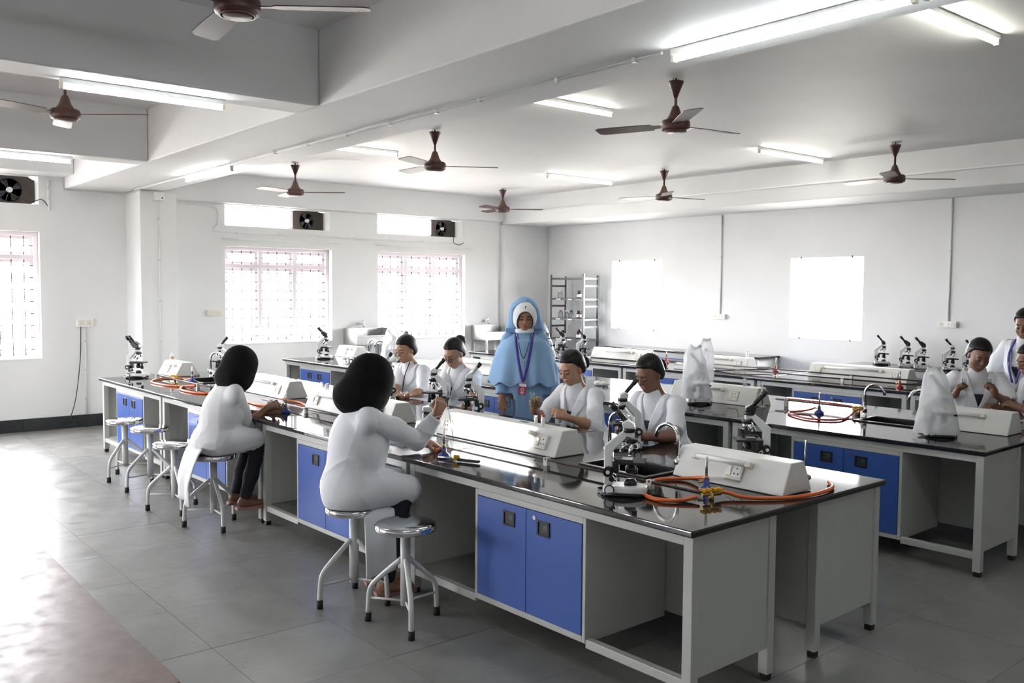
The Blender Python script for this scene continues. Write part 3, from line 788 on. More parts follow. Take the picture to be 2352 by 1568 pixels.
# ================================================================ power boxes on the benches
def power_box(fr, x0, x1, yf, lab, sockets=(), tube=None, lit=False, h=.15, base=.25, topw=.115, back_tube=False, top=BH):
    e = empty('power_box', fr.W(x0, yf, top), fr.a); L = x1 - x0; i = (base - topw) / 2
    MB().prism([(0, .002), (base, .002), (base - i, h), (i, h)], 'x', 0, L).build('body', M['rackwhite'], e, bevel=.006)
    n = Vector((0, -h, i)).normalized(); up = Vector((0, i, h)).normalized()
    def face(px, t, d=0): return Vector((px, 0, 0)) + up * t + n * d
    R = Matrix((Vector((1, 0, 0)), up, n)).transposed().to_4x4()   # local plate axes: x along, y up the slope, z out
    for si_, sx in enumerate(sockets):
        T = Matrix.Translation(face(sx, .078)) @ R
        m = MB(); m.T = T; m.box(-.048, .048, -.042, .042, .0, .011); pl = m.build('socket_plate', M['cream'], e, bevel=.003)
        m = MB(); m.T = T; m.box(-.036, -.014, -.024, .024, .011, .016); m.build('switch', M['whitep'], pl, bevel=.0015)
        m = MB(); m.T = T; m.box(-.006, .040, -.028, .028, .011, .0125); m.build('socket_face', M['whitep'], pl)
        if lit and si_ == 1:
            m = MB(); m.T = T; m.box(-.030, -.020, .004, .018, .016, .0175); m.build('switch_light', M['ledred'], pl)
        for dx, dy in ((.017, .015), (.006, -.011), (.028, -.011)):
            m = MB(); m.T = T; m.cyl((dx, dy, .012), (dx, dy, .0138), .0042, n=8); m.build('socket_hole', M['black'], pl)
    if tube:
        a, b = tube
        for px in (a, b):
            T = Matrix.Translation(face(px, .118)) @ R
            m = MB(); m.T = T; m.box(-.016, .016, -.014, .014, 0, .035); m.build('lamp_holder', M['cream'], e, bevel=.003)
        T = Matrix.Translation(face(0, .118)) @ R
        m = MB(); m.T = T; m.cyl((a + .016, 0, .024), (b - .016, 0, .024), .0125, n=12); m.build('tube', M['tube' if lit else 'tubeoff'], e)
    return tag(e, lab, 'power box', 'white power boxes on the benches')
power_box(B1, -.755, -.110, .80, 'white power box at the near right end of the front bench', [.36], (.12, .44))
power_box(B1, -2.62, -1.462, .635, 'white power box with the brightly lit tube on the front bench', [.10, 1.02], (.16, .93), lit=True, base=.24)
power_box(B1, -4.30, -3.08, .575, 'white power box behind the woman raising her hand', [.14, 1.06], (.17, 1.0), base=.24)
power_box(B1, -6.10, -4.845, .66, 'long white power box behind the woman at the left', [.12, 1.10], (.2, 1.02), base=.24)
power_box(B1, -7.80, -7.29, .64, 'short white power box at the far left end of the front bench', [.22], (.12, .40), base=.28)
power_box(B2, -.66, -.148, .74, 'white power box at the right end of the middle bench', [.12], (-.0 + .02, .34), base=.26)
power_box(B2, -2.95, -2.075, .69, 'white power box beside the bagged pair on the middle bench', [.66], (.14, .55), base=.26)
power_box(B2, -6.45, -5.25, .69, 'white power box on the middle bench behind the woman with glasses', [.14, 1.06], (.2, 1.0), base=.26)
power_box(B2, -8.98, -8.50, .80, 'white power box at the far left end of the middle bench', [.22], (.14, .38), base=.26)
power_box(B3, -3.38, -2.25, .64, 'long white power box with two sockets on the rear bench', [.10, .98], (.18, .84), base=.26)
power_box(B3, -5.15, -4.22, .66, 'white power box in the middle of the rear bench', [.80], (.12, .70), base=.26)
power_box(B3, -6.75, -5.75, .60, 'white power box on the rear bench near the shelf rack', [.86], (.3, .76), base=.26)

# ================================================================ gas pipes, burners, hoses
def gas_pipe(fr, x0, x1, y, lab, clips=(), h=.032, r=.0075):
    e = empty('gas_pipe', fr.W(x0, y, BH), fr.a)
    MB().cyl((0, 0, h), (x1 - x0, 0, h), r, n=10).build('pipe', M['pipe'], e)
    for c in clips:
        MB().box(c - x0 - .014, c - x0 + .014, -.014, .014, 0, h - .004).box(c - x0 - .014, c - x0 - .008, -.014, .014, h - .004, h + .012).box(c - x0 + .008, c - x0 + .014, -.014, .014, h - .004, h + .012).build('clip', M['whitep'], e)
    return tag(e, lab, 'gas pipe', 'thin gas pipes along the benches')
gas_pipe(B1, -2.55, -.33, .47, 'dark gas pipe in front of the lit power box', [-2.4, -1.35, -.62])
gas_pipe(B1, -4.75, -2.75, .43, 'dark gas pipe between the two seated women in headscarves', [-4.6, -4.0, -2.9])
gas_pipe(B1, -7.5, -5.2, .46, 'dark gas pipe at the far left of the front bench', [-7.3, -6.2, -5.3])
gas_pipe(B2, -2.05, -1.28, .98, 'dark gas pipe on the middle bench beside its sink', [-1.95, -1.35], h=.05)
gas_pipe(B2, -8.2, -7.3, .5, 'dark gas pipe at the left of the middle bench', [-8.1, -7.4])
gas_pipe(B3, -5.1, -1.8, .42, 'lower dark gas pipe in front of the long power box, rear bench', [-4.9, -2.83, -1.9], h=.03)
gas_pipe(B3, -5.1, -1.8, .60, 'upper dark gas pipe in front of the long power box, rear bench', [-4.9, -2.83, -1.9], h=.055)
gas_pipe(B3, -7.2, -5.2, .42, 'dark gas pipe on the rear bench near the shelf rack', [-7.0, -5.3], h=.03)
def burner(fr, x, y, lab, m='bluepaint', base=.034, h=.165, top=BH, head=0.0):
    e = empty('bunsen_burner', fr.W(x, y, top), fr.a + head)
    MB().lathe([(base, 0), (base + .002, .004), (base + .002, .014), (base * .75, .022), (.014, .032), (.0135, .06)], n=22).build('base', M[m], e)
    MB().cyl((0, 0, .058), (0, 0, .074), .0095, n=12).build('collar', M['brass'], e)
    MB().cyl((0, 0, .072), (0, 0, h), .0065, n=10).build('barrel', M['steel'], e)
    MB().tube([(-.012, 0, .045), (-.04, 0, .045)], .005, n=8).cyl((-.03, 0, .045), (-.034, 0, .045), .0075, n=8).build('gas_inlet', M['brass'], e)
    return tag(e, lab, 'burner', 'bunsen burners on the benches')
burner(B1, -.415, .635, 'bunsen burner with blue base by the orange hose at the near end', head=.8)
burner(B1, -1.886, .175, 'bunsen burner with blue base below the raised hand', head=2.6)
burner(B1, -4.09, .31, 'bunsen burner with blue base at the hands of the left woman', h=.15)
burner(B1, -6.70, .60, 'bunsen burner with blue base beside the far left sink', h=.16)
burner(B2, -1.53, .77, 'bunsen burner with blue base in the red hose loop, middle bench', head=1.2)
burner(B3, -3.93, .86, 'red bunsen burner on the rear bench left of the long power box', 'redpaint')
burner(B3, -5.54, .80, 'red bunsen burner on the rear bench behind the woman at the microscope', 'redpaint')
burner(B3, -2.15, .30, 'red bunsen burner on the rear bench at the right', 'redpaint')
burner(B3, -4.43, .30, 'thin blue based burner at the end of the rear bench pipe')
for fr, x, y, lab in ((B2, -2.03, .75, 'thin steel rod stand beside the middle bench power box'), (B3, -5.35, .30, 'thin steel rod stand on the rear bench'), (B1, -.30, 1.30, 'thin steel rod stand behind the near power box')):
    e = empty('rod_stand', fr.W(x, y, BH), fr.a); MB().lathe([(.032, 0), (.03, .008), (.012, .016), (.006, .03)], n=16).build('base', M['steel'], e)
    MB().cyl((0, 0, .02), (0, 0, .19), .005, n=8).build('rod', M['steel'], e); tag(e, lab, 'rod stand', 'thin rod stands')

def hose(fr, pts, r, lab, m='orange', top=BH):
    return tag(MB().tube(bez([fr.W(p[0], p[1], top + (p[2] if len(p) > 2 else r + .001)) for p in pts], 8), r, n=10).build('gas_hose', M[m]), lab, 'hose', 'rubber gas hoses')
hose(B1, [(-.44, .68, .045), (-.52, .74, .035), (-.63, .74, .012), (-.70, .62), (-.64, .44), (-.53, .32), (-.42, .29), (-.345, .345, .012), (-.315, .43, .022)], .0095, 'thick orange hose looping from the burner at the near end')
hose(B1, [(-.30, .545, .03), (-.275, .60, .025), (-.20, .62, .014), (-.12, .70), (-.055, .82), (-.03, .98), (-.055, 1.14), (-.13, 1.24)], .0095, 'orange hose running round the near power box')
hose(B1, [(-6.74, .60, .045), (-6.95, .66, .012), (-7.20, .52), (-6.95, .28), (-6.55, .26), (-6.30, .34), (-6.1, .40, .03)], .009, 'orange hose loop beside the far left microscope')
hose(B1, [(-6.45, .58), (-6.30, .36), (-6.05, .24), (-5.75, .24), (-5.6, .33), (-5.70, .44, .03)], .009, 'orange hose loop near the woman at the left')
hose(B1, [(-5.2, .44, .03), (-4.95, .36), (-4.6, .33), (-4.3, .42), (-4.13, .33, .045)], .009, 'orange hose under the hands of the left woman')
hose(B1, [(-4.75, .60, .02), (-4.55, .66), (-4.35, .60), (-4.32, .54)], .008, 'short orange hose between the two left power boxes')
hose(B1, [(-2.42, .43, .03), (-2.25, .34), (-2.05, .24, .012), (-1.93, .19, .045)], .009, 'brown orange hose behind the raised elbow', 'orange')
hose(B2, [(-1.30, .90, .04), (-1.26, .72), (-1.23, .52), (-1.35, .40), (-1.52, .44), (-1.68, .58), (-1.62, .74, .02), (-1.56, .77, .045)], .0085, 'red hose loop on the middle bench', 'redhose')
hose(B2, [(-2.0, 1.06, .05), (-1.75, 1.07, .05), (-1.5, 1.06, .05), (-1.32, 1.0, .05)], .009, 'dark red hose along the middle bench pipe', 'redhose')
hose(B3, [(-5.0, .50, .02), (-4.7, .38), (-4.35, .36), (-4.15, .45, .03), (-3.98, .70, .03), (-3.95, .82, .045)], .007, 'dark hose sagging along the rear bench', 'pipe')
hose(B2, [(-4.6, .30), (-4.45, .22), (-4.2, .22), (-4.0, .3), (-3.9, .42)], .008, 'red hose on the middle bench behind the woman at the microscope', 'redhose')
def valve(fr, x, y, head, lab, z=.03, top=BH):
    e = empty('gas_valve', fr.W(x, y, top), fr.a + head)
    MB().cyl((-.05, 0, z), (.05, 0, z), .010, n=10).cyl((0, 0, 0), (0, 0, z), .012, n=10).build('manifold', M['brass'], e)
    for k in (-1, 1):
        h = MB()
        for a in (.6, -.6):
            h.T = Matrix.Translation((k * .028, 0, z + .018)) @ Matrix.Rotation(a, 4, 'Z'); h.box(-.026, .026, -.006, .006, -.005, .008)
        h.T = None; h.cyl((k * .028, 0, z), (k * .028, 0, z + .02), .007, n=8); h.build('handle', M['yellow'], e, bevel=.001)
    return tag(e, lab, 'gas valve', 'yellow gas valves')
valve(B1, -.285, .50, 1.25, 'twin yellow gas valve at the near end of the front bench')
valve(B1, -6.95, .52, .3, 'yellow gas valve by the far left orange hose')
valve(B1, -5.75, .50, .3, 'yellow gas valve beside the woman at the left')
valve(B2, -1.29, .93, 1.0, 'yellow gas valve on the middle bench beside the sink', z=.045)
# striker near the raised hand
e = empty('gas_lighter', B1.W(-1.75, .16, BH), B1.a + .35)
MB().box(.01, .15, -.012, .012, .004, .020).build('grip', M['black'], e, bevel=.004); MB().cyl((-.12, 0, .012), (.012, 0, .012), .006, n=8).build('barrel', M['steel'], e)
MB().box(-.015, .02, -.009, .009, .006, .036).build('trigger', M['yellow'], e, bevel=.004)
tag(e, 'black and yellow gas lighter lying below the raised hand', 'gas lighter')

# ================================================================ microscopes
def microscope(fr, x, y, head, lab, bino=False, eye='black', sc=1.0, top=BH, coil=False, stripe=False, world=False, rev=1):
    loc = Vector((x, y, top)) if world else fr.W(x, y, top)
    e = empty('microscope', loc, head + (0 if world else fr.a)); e.scale = (sc, sc, sc)
    MB().prism([(-.080, -.045), (-.055, -.062), (.055, -.062), (.105, -.050), (.118, -.02), (.118, .02), (.105, .050), (.055, .062), (-.055, .062), (-.080, .045)], 'z', .006, .046).build('base', M['enamel'], e, bevel=.010, seg=3)
    b = MB()
    for px, py in ((-.06, -.045), (-.06, .045), (.09, -.04), (.09, .04)): b.cyl((px, py, 0), (px, py, .008), .010, n=10)
    b.build('feet', M['rubber'], e)
    MB().prism([(-.078, .044), (-.038, .044), (-.038, .195), (.022, .262), (.058, .262), (.058, .292), (.010, .297), (-.078, .222)], 'y', -.019, .019).build('arm', M['enamel'], e, bevel=.005)
    if stripe: MB().box(-.0815, -.0775, -.014, .014, .06, .215).build('arm_strip', M['dark'], e)
    st = MB().box(-.030, .108, -.066, .066, .148, .160).build('stage', M['rubber'], e, bevel=.002)
    MB().box(-.022, .06, -.058, -.046, .160, .170).box(.0, .05, -.046, .03, .160, .166).build('slide_holder', M['dark'], st)
    MB().cyl((.055, .052, .095), (.055, .052, .148), .010, n=10).cyl((.055, .052, .085), (.055, .052, .112), .014, n=10).build('stage_knob', M['black'], st)
    MB().box(-.038, -.01, -.016, .016, .10, .148).build('stage_bracket', M['dark'], e)
    MB().lathe([(.014, .098), (.024, .104), (.024, .128), (.018, .134), (.018, .147)], (.042, 0, 0), n=16).build('condenser', M['black'], e)
    MB().lathe([(.030, .046), (.028, .062), (.022, .072), (.012, .074)], (.042, 0, 0), n=18).build('illuminator', M['black'], e)
    for s_ in (-1, 1):
        k = MB().cyl((-.055, s_ * .019, .108), (-.055, s_ * .052, .108), .023, n=18).build('focus_knob', M['black'], e)
        MB().cyl((-.055, s_ * .052, .108), (-.055, s_ * .056, .108), .009, n=16).build('knob_cap', M['whitep'], k)
        dl = MB().cyl((-.045, s_ * .056, .030), (-.045, s_ * .068, .030), .023, n=18).build('brightness_dial', M['black'], e)
        MB().cyl((-.045, s_ * .068, .030), (-.045, s_ * .070, .030), .018, n=18).build('dial_face', M['whitep'], dl)
        MB().cyl((-.040, s_ * .019, .074), (-.040, s_ * .040, .074), .012, n=14).build('fine_knob', M['black'], e)
    # nosepiece with objectives
    np_ = MB(); np_.T = Matrix.Translation((.044, 0, .258)) @ Matrix.Rotation(.26, 4, 'Y'); np_.lathe([(.030, .006), (.032, 0), (.030, -.008), (.020, -.016)], n=18); nz = np_.build('nosepiece', M['dark'], e)
    for k in range(4):
        a = k * PI / 2 + .3; d = Vector((math.cos(a) * .5 - .26, math.sin(a) * .5, -1)).normalized()
        p = Vector((.044, 0, .246)) + Vector((math.cos(a) * .014, math.sin(a) * .014, 0)); L = (.030, .042, .052, .060)[k]
        MB().cyl(p, p + d * L, .0095, n=10).cyl(p + d * L, p + d * (L + .012), .0065, .0045, n=10).build('objective', M['chrome'], e)
    MB().lathe([(.026, .286), (.030, .290), (.030, .302), (.027, .306)], (.034, 0, 0), n=20).build('head_ring', M['black'], e)
    dx = -1.0 * rev; base = Vector((.034, 0, .318)); d = Vector((dx * .66, 0, .75)).normalized()
    if bino:
        h = MB(); h.prism([(.034 - dx * .030, .304), (.034 + dx * .030, .304), (.034 + dx * .062, .345), (.034 + dx * .030, .372), (.034 - dx * .024, .336)], 'y', -.044, .044); h.build('head', M['black'], e, bevel=.008)
        for s_ in (-1, 1):
            p = Vector((.034 + dx * .046, s_ * .031, .355)); t = MB().cyl(p, p + d * .045, .0135, n=12).cyl(p + d * .045, p + d * .085, .0165, n=12); t.build('eyepiece', M['black'], e)
    else:
        hm = 'enamel' if eye == 'white' else 'black'
        h = MB(); h.prism([(.034 - dx * .026, .305), (.034 + dx * .026, .305), (.034 + dx * .034, .330), (.034 + dx * .008, .346), (.034 - dx * .022, .328)], 'y', -.027, .027); h.build('head', M['enamel' if eye != 'black' else 'black'], e, bevel=.006)
        p = base + d * .008
        MB().cyl(p, p + d * .105, .0125, n=12).build('eye_tube', M['stoolgrey' if eye == 'white' else 'black'], e)
        MB().cyl(p + d * .085, p + d * .122, .0155, n=12).build('eyepiece', M['black'], e)
    if coil:
        pts = [(.01 + (.115 + .012 * math.sin(5 * a)) * math.cos(a), (.080 + .008 * math.cos(4 * a)) * math.sin(a), .005 + .012 * (a / (4 * PI)) + .004 * math.sin(3 * a)) for a in [4 * PI * k / 48 for k in range(49)]]
        MB().tube(pts, .0042, n=6).build('power_cord', M['black'], e)
    return tag(e, lab, 'microscope', 'microscopes on the benches')
RH = math.atan2(_R0[1], _R0[0])      # heading of image right; arm on the left then
LHd = RH + PI
microscope(B1, -.63, .275, RH - B1.a - .25, 'large white microscope standing in front of the sink at the near end', eye='mix', coil=True, sc=1.02)
microscope(B1, -1.425, 1.20, LHd - B1.a + .15, 'white microscope the woman in short sleeves looks into beside the sink', eye='mix')
microscope(B1, -.60, 1.30, LHd - B1.a - .1, 'microscope with black eyepiece tube behind the near power box', eye='black')
microscope(B1, -2.92, 1.20, LHd - B1.a, 'white microscope between the woman with glasses and the lit power box', eye='white', sc=1.0)
microscope(B1, -3.41, 1.24, LHd - B1.a - .2, 'white microscope the woman with glasses looks into', eye='mix', sc=1.0)
microscope(B1, -4.15, 1.24, LHd - B1.a + .3, 'white microscope the short-haired woman looks into', eye='white')
microscope(B1, -2.88, .28, RH - B1.a + .1, 'microscope half hidden behind the black headscarf', eye='white')
microscope(B1, -7.50, .30, RH - B1.a, 'binocular microscope at the far left end of the front bench', bino=True, coil=True, sc=1.03)
microscope(B1, -7.22, 1.14, LHd - B1.a, 'microscope behind the far left sink', eye='mix')
microscope(B2, -8.62, .42, RH - B2.a, 'binocular microscope at the left end of the middle bench', bino=True, coil=True)
microscope(B2, -6.75, .45, LHd - B2.a, 'pale microscope on the middle bench against the window light', eye='white')
microscope(B2, -7.05, .62, LHd - B2.a + .4, 'dark headed microscope on the middle bench behind the short-haired woman', bino=True)
microscope(B2, -7.70, .90, RH - B2.a, 'microscope hidden in the white bag on the middle bench')
microscope(B2, -2.52, .52, RH - B2.a, 'bagged microscope on the middle bench, front one of the pair', eye='black', stripe=True, coil=True, sc=1.02)
microscope(B2, -2.93, 1.12, LHd - B2.a + .2, 'bagged microscope on the middle bench, rear one of the pair', eye='white')
microscope(B2, -.45, .37, RH - B2.a - .2, 'microscope wrapped in polythene at the right end of the middle bench', eye='black', stripe=True, coil=True, sc=.98)
microscope(B3, -7.35, .30, RH - B3.a, 'microscope under clear polythene on the rear bench', eye='black')
microscope(B3, -7.00, .27, RH - B3.a, 'binocular microscope on the rear bench between polythene and monocular', bino=True, stripe=True)
microscope(B3, -6.55, .24, RH - B3.a, 'monocular microscope on the rear bench behind the woman with a ring', eye='black', stripe=True, coil=True)
for (u, v, bn, st, lab) in ((2030, 836, False, True, 'first microscope of the wall row, nearest the bright window'), (2078, 842, True, False, 'binocular microscope of the wall row, left one'),
                            (2113, 846, True, False, 'binocular microscope of the wall row, right one'), (2170, 852, False, True, 'fourth microscope of the wall row with a white tube'),
                            (2212, 856, False, True, 'last microscope of the wall row behind the smiling woman')):
    p = zp(u, v, Z4); microscope(None, p[0], min(max(p[1], 10.06), 10.22), RH - .35, lab, bino=bn, stripe=st, coil=st, top=Z4, world=True, eye='mix' if 'white tube' in lab else 'black', sc=.84)
# ================================================================ stools
def stool(fr, x, y, ang, lab, cat_group='round steel stools'):
    e = empty('stool', fr.W(x, y, 0), fr.a + math.radians(ang))
    MB().lathe([(.0, .532), (.135, .534), (.150, .532), (.158, .524), (.158, .502), (.150, .494), (.0, .494)], n=32).build('seat', M['chrome'], e)
    MB().cyl((0, 0, .105), (0, 0, .494), .026, n=16).build('post', M['stoolgrey'], e)
    for k in range(3):
        a = k * 2 * PI / 3; c, s_ = math.cos(a), math.sin(a)
        pr = [(.02, .345), (.10, .275), (.165, .215), (.192, .180), (.203, .135), (.208, .04)]
        MB().tube(bez([(r * c, r * s_, z) for r, z in pr], 4), .0135, n=10).build('leg', M['stoolgrey'], e)
        MB().cyl((.208 * c, .208 * s_, 0), (.208 * c, .208 * s_, .045), .0175, n=12).build('foot', M['rubber'], e)
        MB().cyl((.02 * c, .02 * s_, .125), (.203 * c, .203 * s_, .125), .007, n=8).build('rung', M['stoolgrey'], e)
    return tag(e, lab, 'stool', cat_group)
stool(B1, -6.185, -.218, 302, 'empty round steel stool farthest left')
stool(B1, -5.60, -.195, 278, 'empty round steel stool, second from the left')
stool(B1, -4.72, -.31, 233, 'empty round steel stool beside the woman at the left')
stool(B1, -4.07, -.27, 235, 'steel stool under the woman at the left')
stool(B1, -2.085, -.29, 268, 'steel stool under the woman raising her hand')
stool(B1, -1.60, -.277, 214, 'empty round steel stool nearest the camera')

# ================================================================ steel wall sinks with taps
def wall_sink(y0, y1, lab, ltap):
    x1 = WX + .41; zt = 1.135; e = empty('wall_sink', (WX, y0, 0)); L = y1 - y0; D = x1 - WX
    b = MB().box(.004, D, 0, .012, .90, zt).box(.004, D, L - .012, L, .90, zt).box(.004, .016, .012, L - .012, .90, zt).box(.016, D, .012, L - .012, .90, .912)
    b.box(D - .012, D, .012, L - .012, .912, 1.03); b.build('basin', M['steel'], e, bevel=.003)
    MB().box(D, D + .03, -.01, L + .01, 1.02, 1.035).build('rim', M['steel'], e, bevel=.003)
    for a in (.02, D - .05):
        for c in (.02, L - .05): MB().box(a, a + .03, c, c + .03, 0, .90).build('leg', M['steel'], e)
    MB().cyl((D / 2, L / 2, .45), (D / 2, L / 2, .90), .02, n=12).build('waste_pipe', M['whitep'], e)
    tag(e, lab, 'wall sink', 'steel sinks on the window wall')
    t = empty('wall_tap', (WX, y0 + L * .42, 1.20))
    MB().cyl((0, 0, 0), (.03, 0, 0), .02, n=14).cyl((.03, 0, 0), (.11, 0, -.01), .013, n=12).cyl((.11, 0, .0), (.11, 0, -.05), .012, n=12).build('body', M['chrome'], t)
    MB().cyl((.07, 0, 0), (.07, 0, .035), .008, n=10).box(.045, .095, -.006, .006, .035, .045).build('handle', M['chrome'], t)
    tag(t, ltap, 'tap')
yA = xw(781, 752)[1] + .05
wall_sink(max(yA, 6.36), 7.18, 'steel sink on the window wall between the two windows', 'chrome wall tap over the sink between the windows')
wall_sink(xw(1082, 745)[1], xw(1082, 745)[1] + .68, 'steel sink on the window wall in the far corner', 'chrome wall tap over the sink in the far corner')

# ================================================================ bottles and small things
def bottle(nm, loc, r, h, mbody, lab, cap='black', label=None, neck=.5, cat='bottle', group=None):
    e = empty(nm, loc)
    MB().lathe([(r * .95, 0), (r, r * .1), (r, h * .62), (r * .8, h * .72), (r * neck, h * .78), (r * neck, h * .88)], n=16).build('glass', M[mbody], e)
    MB().cyl((0, 0, h * .85), (0, 0, h), r * neck * 1.25, n=14).build('cap', M[cap], e)
    if label: MB().lathe([(r * 1.01, h * .14), (r * 1.02, h * .16), (r * 1.02, h * .52), (r * 1.01, h * .54)], n=16).build('label', M[label], e)
    return tag(e, lab, cat, group)
for u, m_, lab in ((1110, 'amber', 'dark dropper bottle at the left end of the rear bench'), (1117, 'redglass', 'red dropper bottle beside the dark one on the rear bench'),
                   (1128, 'orange', 'orange dropper bottle on the rear bench'), (1136, 'pinkglass', 'pink dropper bottle on the rear bench')):
    p = zp(u, 803, BH); bottle('dropper_bottle', (max(p[0], .95) + .012 * (u - 1110), p[1] + .15, BH), .024, .125, m_, lab, cap='redpaint' if m_ != 'amber' else 'black', group='dropper bottles on the rear bench')
def on_box(fr, u, v, ly, h=.15): p = fr.aty(u, v, ly); return fr.W(p[0], ly, BH + h + .001)
bottle('vial', on_box(B1, 1247, 985, .75), .012, .062, 'whitep', 'small white vial with a red cap on the lit power box', cap='redpaint', neck=.8)
bottle('vial', on_box(B1, 1231, 968, .765), .010, .05, 'whitep', 'small plain white vial on the lit power box', cap='whitep', neck=.8)
tag(MB().box(-.04, .03, -.012, .012, 0, .002).build('glass_slide', M['clear']), 'glass slide lying on the lit power box', 'glass slide').location = on_box(B1, 1205, 962, .76)
bottle('sample_bottle', on_box(B1, 395, 829, .77), .022, .075, 'whitep', 'small white bottle on the far left power box', cap='whitep', label='tan', neck=.35)
bottle('sample_bottle', on_box(B2, 1711, 887, .82), .016, .062, 'clear', 'small clear bottle on the middle bench power box', cap='whitep', neck=.6)
bottle('sample_bottle', on_box(B3, 1716, 823, .79), .016, .075, 'whitep', 'small white bottle on the rear bench power box', cap='whitep', neck=.4)
bottle('sample_bottle', on_box(B1, 739, 885, .70), .014, .045, 'clear', 'tiny clear bottle on the power box by the headscarf', cap='whitep', neck=.7)
bottle('sample_bottle', on_box(B1, 752, 888, .70), .014, .045, 'clear', 'second tiny clear bottle on the same power box', cap='whitep', neck=.7)
for k, (u, v, lab) in enumerate(((1372, 885, 'white cotton wad on the middle bench, left one'), (1386, 886, 'white cotton wad on the middle bench, right one'))):
    p = B2.at(u, v, BH); m_ = MB(); m_.ball((0, 0, .024), (.04, .032, .025)); m_.ball((.03, .01, .02), (.026, .026, .02))
    o = m_.build('cotton_wad', M['paper']); o.location = B2.W(p[0], p[1], BH); tag(o, lab, 'cotton wad')
p = B3.at(1278, 800, BH)
e = empty('folded_cloth', B3.W(-7.75, .35, BH), .4); tag(e, 'folded dark red cloth on the rear bench beside the woman in blue', 'cloth')
MB().box(-.13, .13, -.09, .09, 0, .022).build('lower_fold', M['pinkglass'], e, bevel=.008); MB().box(-.11, .12, -.08, .07, .022, .040).build('upper_fold', M['dark'], e, bevel=.008)

# ================================================================ slotted angle rack with bottles
rx0, rx1, ry0, ry1 = .52, 1.31, 10.0, 10.36
e = empty('shelf_rack', (rx0, ry0, 0)); Wd, Dp = rx1 - rx0, ry1 - ry0
tag(e, 'dark slotted-angle steel rack in the far corner', 'rack')
for a, hh in ((0, 1.97), (Wd - .035, 1.98)):
    for b, h2 in ((0, 0), (Dp - .035, -.02)):
        MB().box(a, a + .035, b, b + .004, 0, hh + h2).box(a if a == 0 else a + .031, a + .004 if a == 0 else a + .035, b, b + .035, 0, hh + h2).build('post', M['rackdark'], e)
shz = [.28, .62, .93, 1.26, 1.585, 1.92]
for z in shz:
    MB().box(.006, Wd - .006, .006, Dp - .006, z - .03, z).build('shelf', M['rackdark'], e)
for a in (.004, Wd - .016):
    for z in [k * .165 + .12 for k in range(11)]:
        if min(abs(z - s_) for s_ in shz) > .05: MB().box(a, a + .012, .035, Dp - .035, z, z + .03).build('rung', M['rackdark'], e)
for z in (.93, 1.26, 1.585):
    for k in (.25, .6): MB().box(k * Wd - .05, k * Wd + .05, -.003, .004, z - .024, z - .006).build('shelf_label', M['paper'], e)
n_ = 0
for z, lst in ((1.585, ((.10, 'clear', 'whitep', 'clear jar on the upper rack shelf'), (.56, 'amber', 'black', 'dark bottle on the upper rack shelf'))),
               (1.26, ((.12, 'clear', 'redpaint', 'clear jar with red lid on the middle rack shelf'), (.26, 'clear', 'whitep', 'clear jar with white lid on the middle rack shelf'), (.38, 'clear', 'dark', 'clear jar with dark lid on the middle rack shelf'), (.55, 'amber', 'black', 'dark bottle on the middle rack shelf, left one'), (.64, 'amber', 'black', 'dark bottle on the middle rack shelf, right one'))),
               (.93, ((.18, 'amber', 'black', 'dark bottle on the lower rack shelf, left one'), (.55, 'amber', 'black', 'dark bottle on the lower rack shelf, middle one'), (.66, 'clear', 'black', 'clear bottle with black lid on the lower rack shelf')))):
    for k, mb_, cp, lab in lst:
        bottle('reagent_bottle', (rx0 + k, ry0 + .13, z + .001), .037, .125, mb_, lab, cap=cp, label='paper' if mb_ == 'amber' else None, neck=.55, group='bottles on the slotted rack')

# ================================================================ polythene covers
def cover(loc, rz, rx, ry, h, lab, m='bag', top=.35, lean=0.0, seed=0, z0=.015):
    rnd = random.Random(seed); N, K = 40, 16; vs = []; fs = []
    ph = [rnd.uniform(0, 6.28) for _ in range(8)]
    for j in range(K + 1):
        t = j / K; w = (1 - t) + t * top if t < .85 else (1 - t) + t * top * (1 - (t - .85) * 2.2)
        for i in range(N):
            a = 2 * PI * i / N
            f = 1 + (.035 + .10 * t) * (.55 * math.sin(3 * a + ph[0] + 3 * t) + .45 * math.sin(5 * a + ph[1] - 4 * t)) + .025 * math.sin(8 * a + ph[2] + 14 * t) + .02 * math.sin(6 * a + ph[5] - 21 * t)
            c, s_ = math.cos(a), math.sin(a); q = (abs(c) ** 3 + abs(s_) ** 3) ** (-1 / 3)
            z = z0 + h * t + (.018 * math.sin(4 * a + ph[3]) * t if t > .8 else .006 * math.sin(7 * a + ph[4]) * (t > 0))
            vs.append((rx * w * f * q * c + lean * t, ry * w * f * q * s_, z))
    for j in range(K):
        fs += [(j * N + i, j * N + (i + 1) % N, (j + 1) * N + (i + 1) % N, (j + 1) * N + i) for i in range(N)]
    fs.append(tuple(K * N + i for i in range(N)))
    mb = MB(); mb._add(vs, fs, True); o = mb.build('plastic_cover', M[m]); o.location = loc; o.rotation_euler = (0, 0, rz)
    return tag(o, lab, 'plastic cover', 'plastic covers over microscopes')
cover(B2.W(-.45, .37, BH), RH - .2, .140, .105, .415, 'milky plastic bag over the microscope at the right end of the middle bench', top=.42, lean=-.03, seed=1, z0=.03)
cover(B2.W(-2.52, .52, BH), RH, .125, .10, .43, 'milky plastic bag on the middle bench, front one of the pair', top=.62, lean=-.02, seed=5, z0=.05)
cover(B2.W(-2.93, 1.12, BH), RH + PI, .120, .09, .45, 'milky plastic bag on the middle bench, rear one of the pair', top=.45, lean=-.05, seed=9, z0=.05)
cover(B2.W(-7.70, .90, BH), RH, .16, .12, .44, 'tall white plastic bag on the middle bench before the window wall sink', top=.30, seed=14)
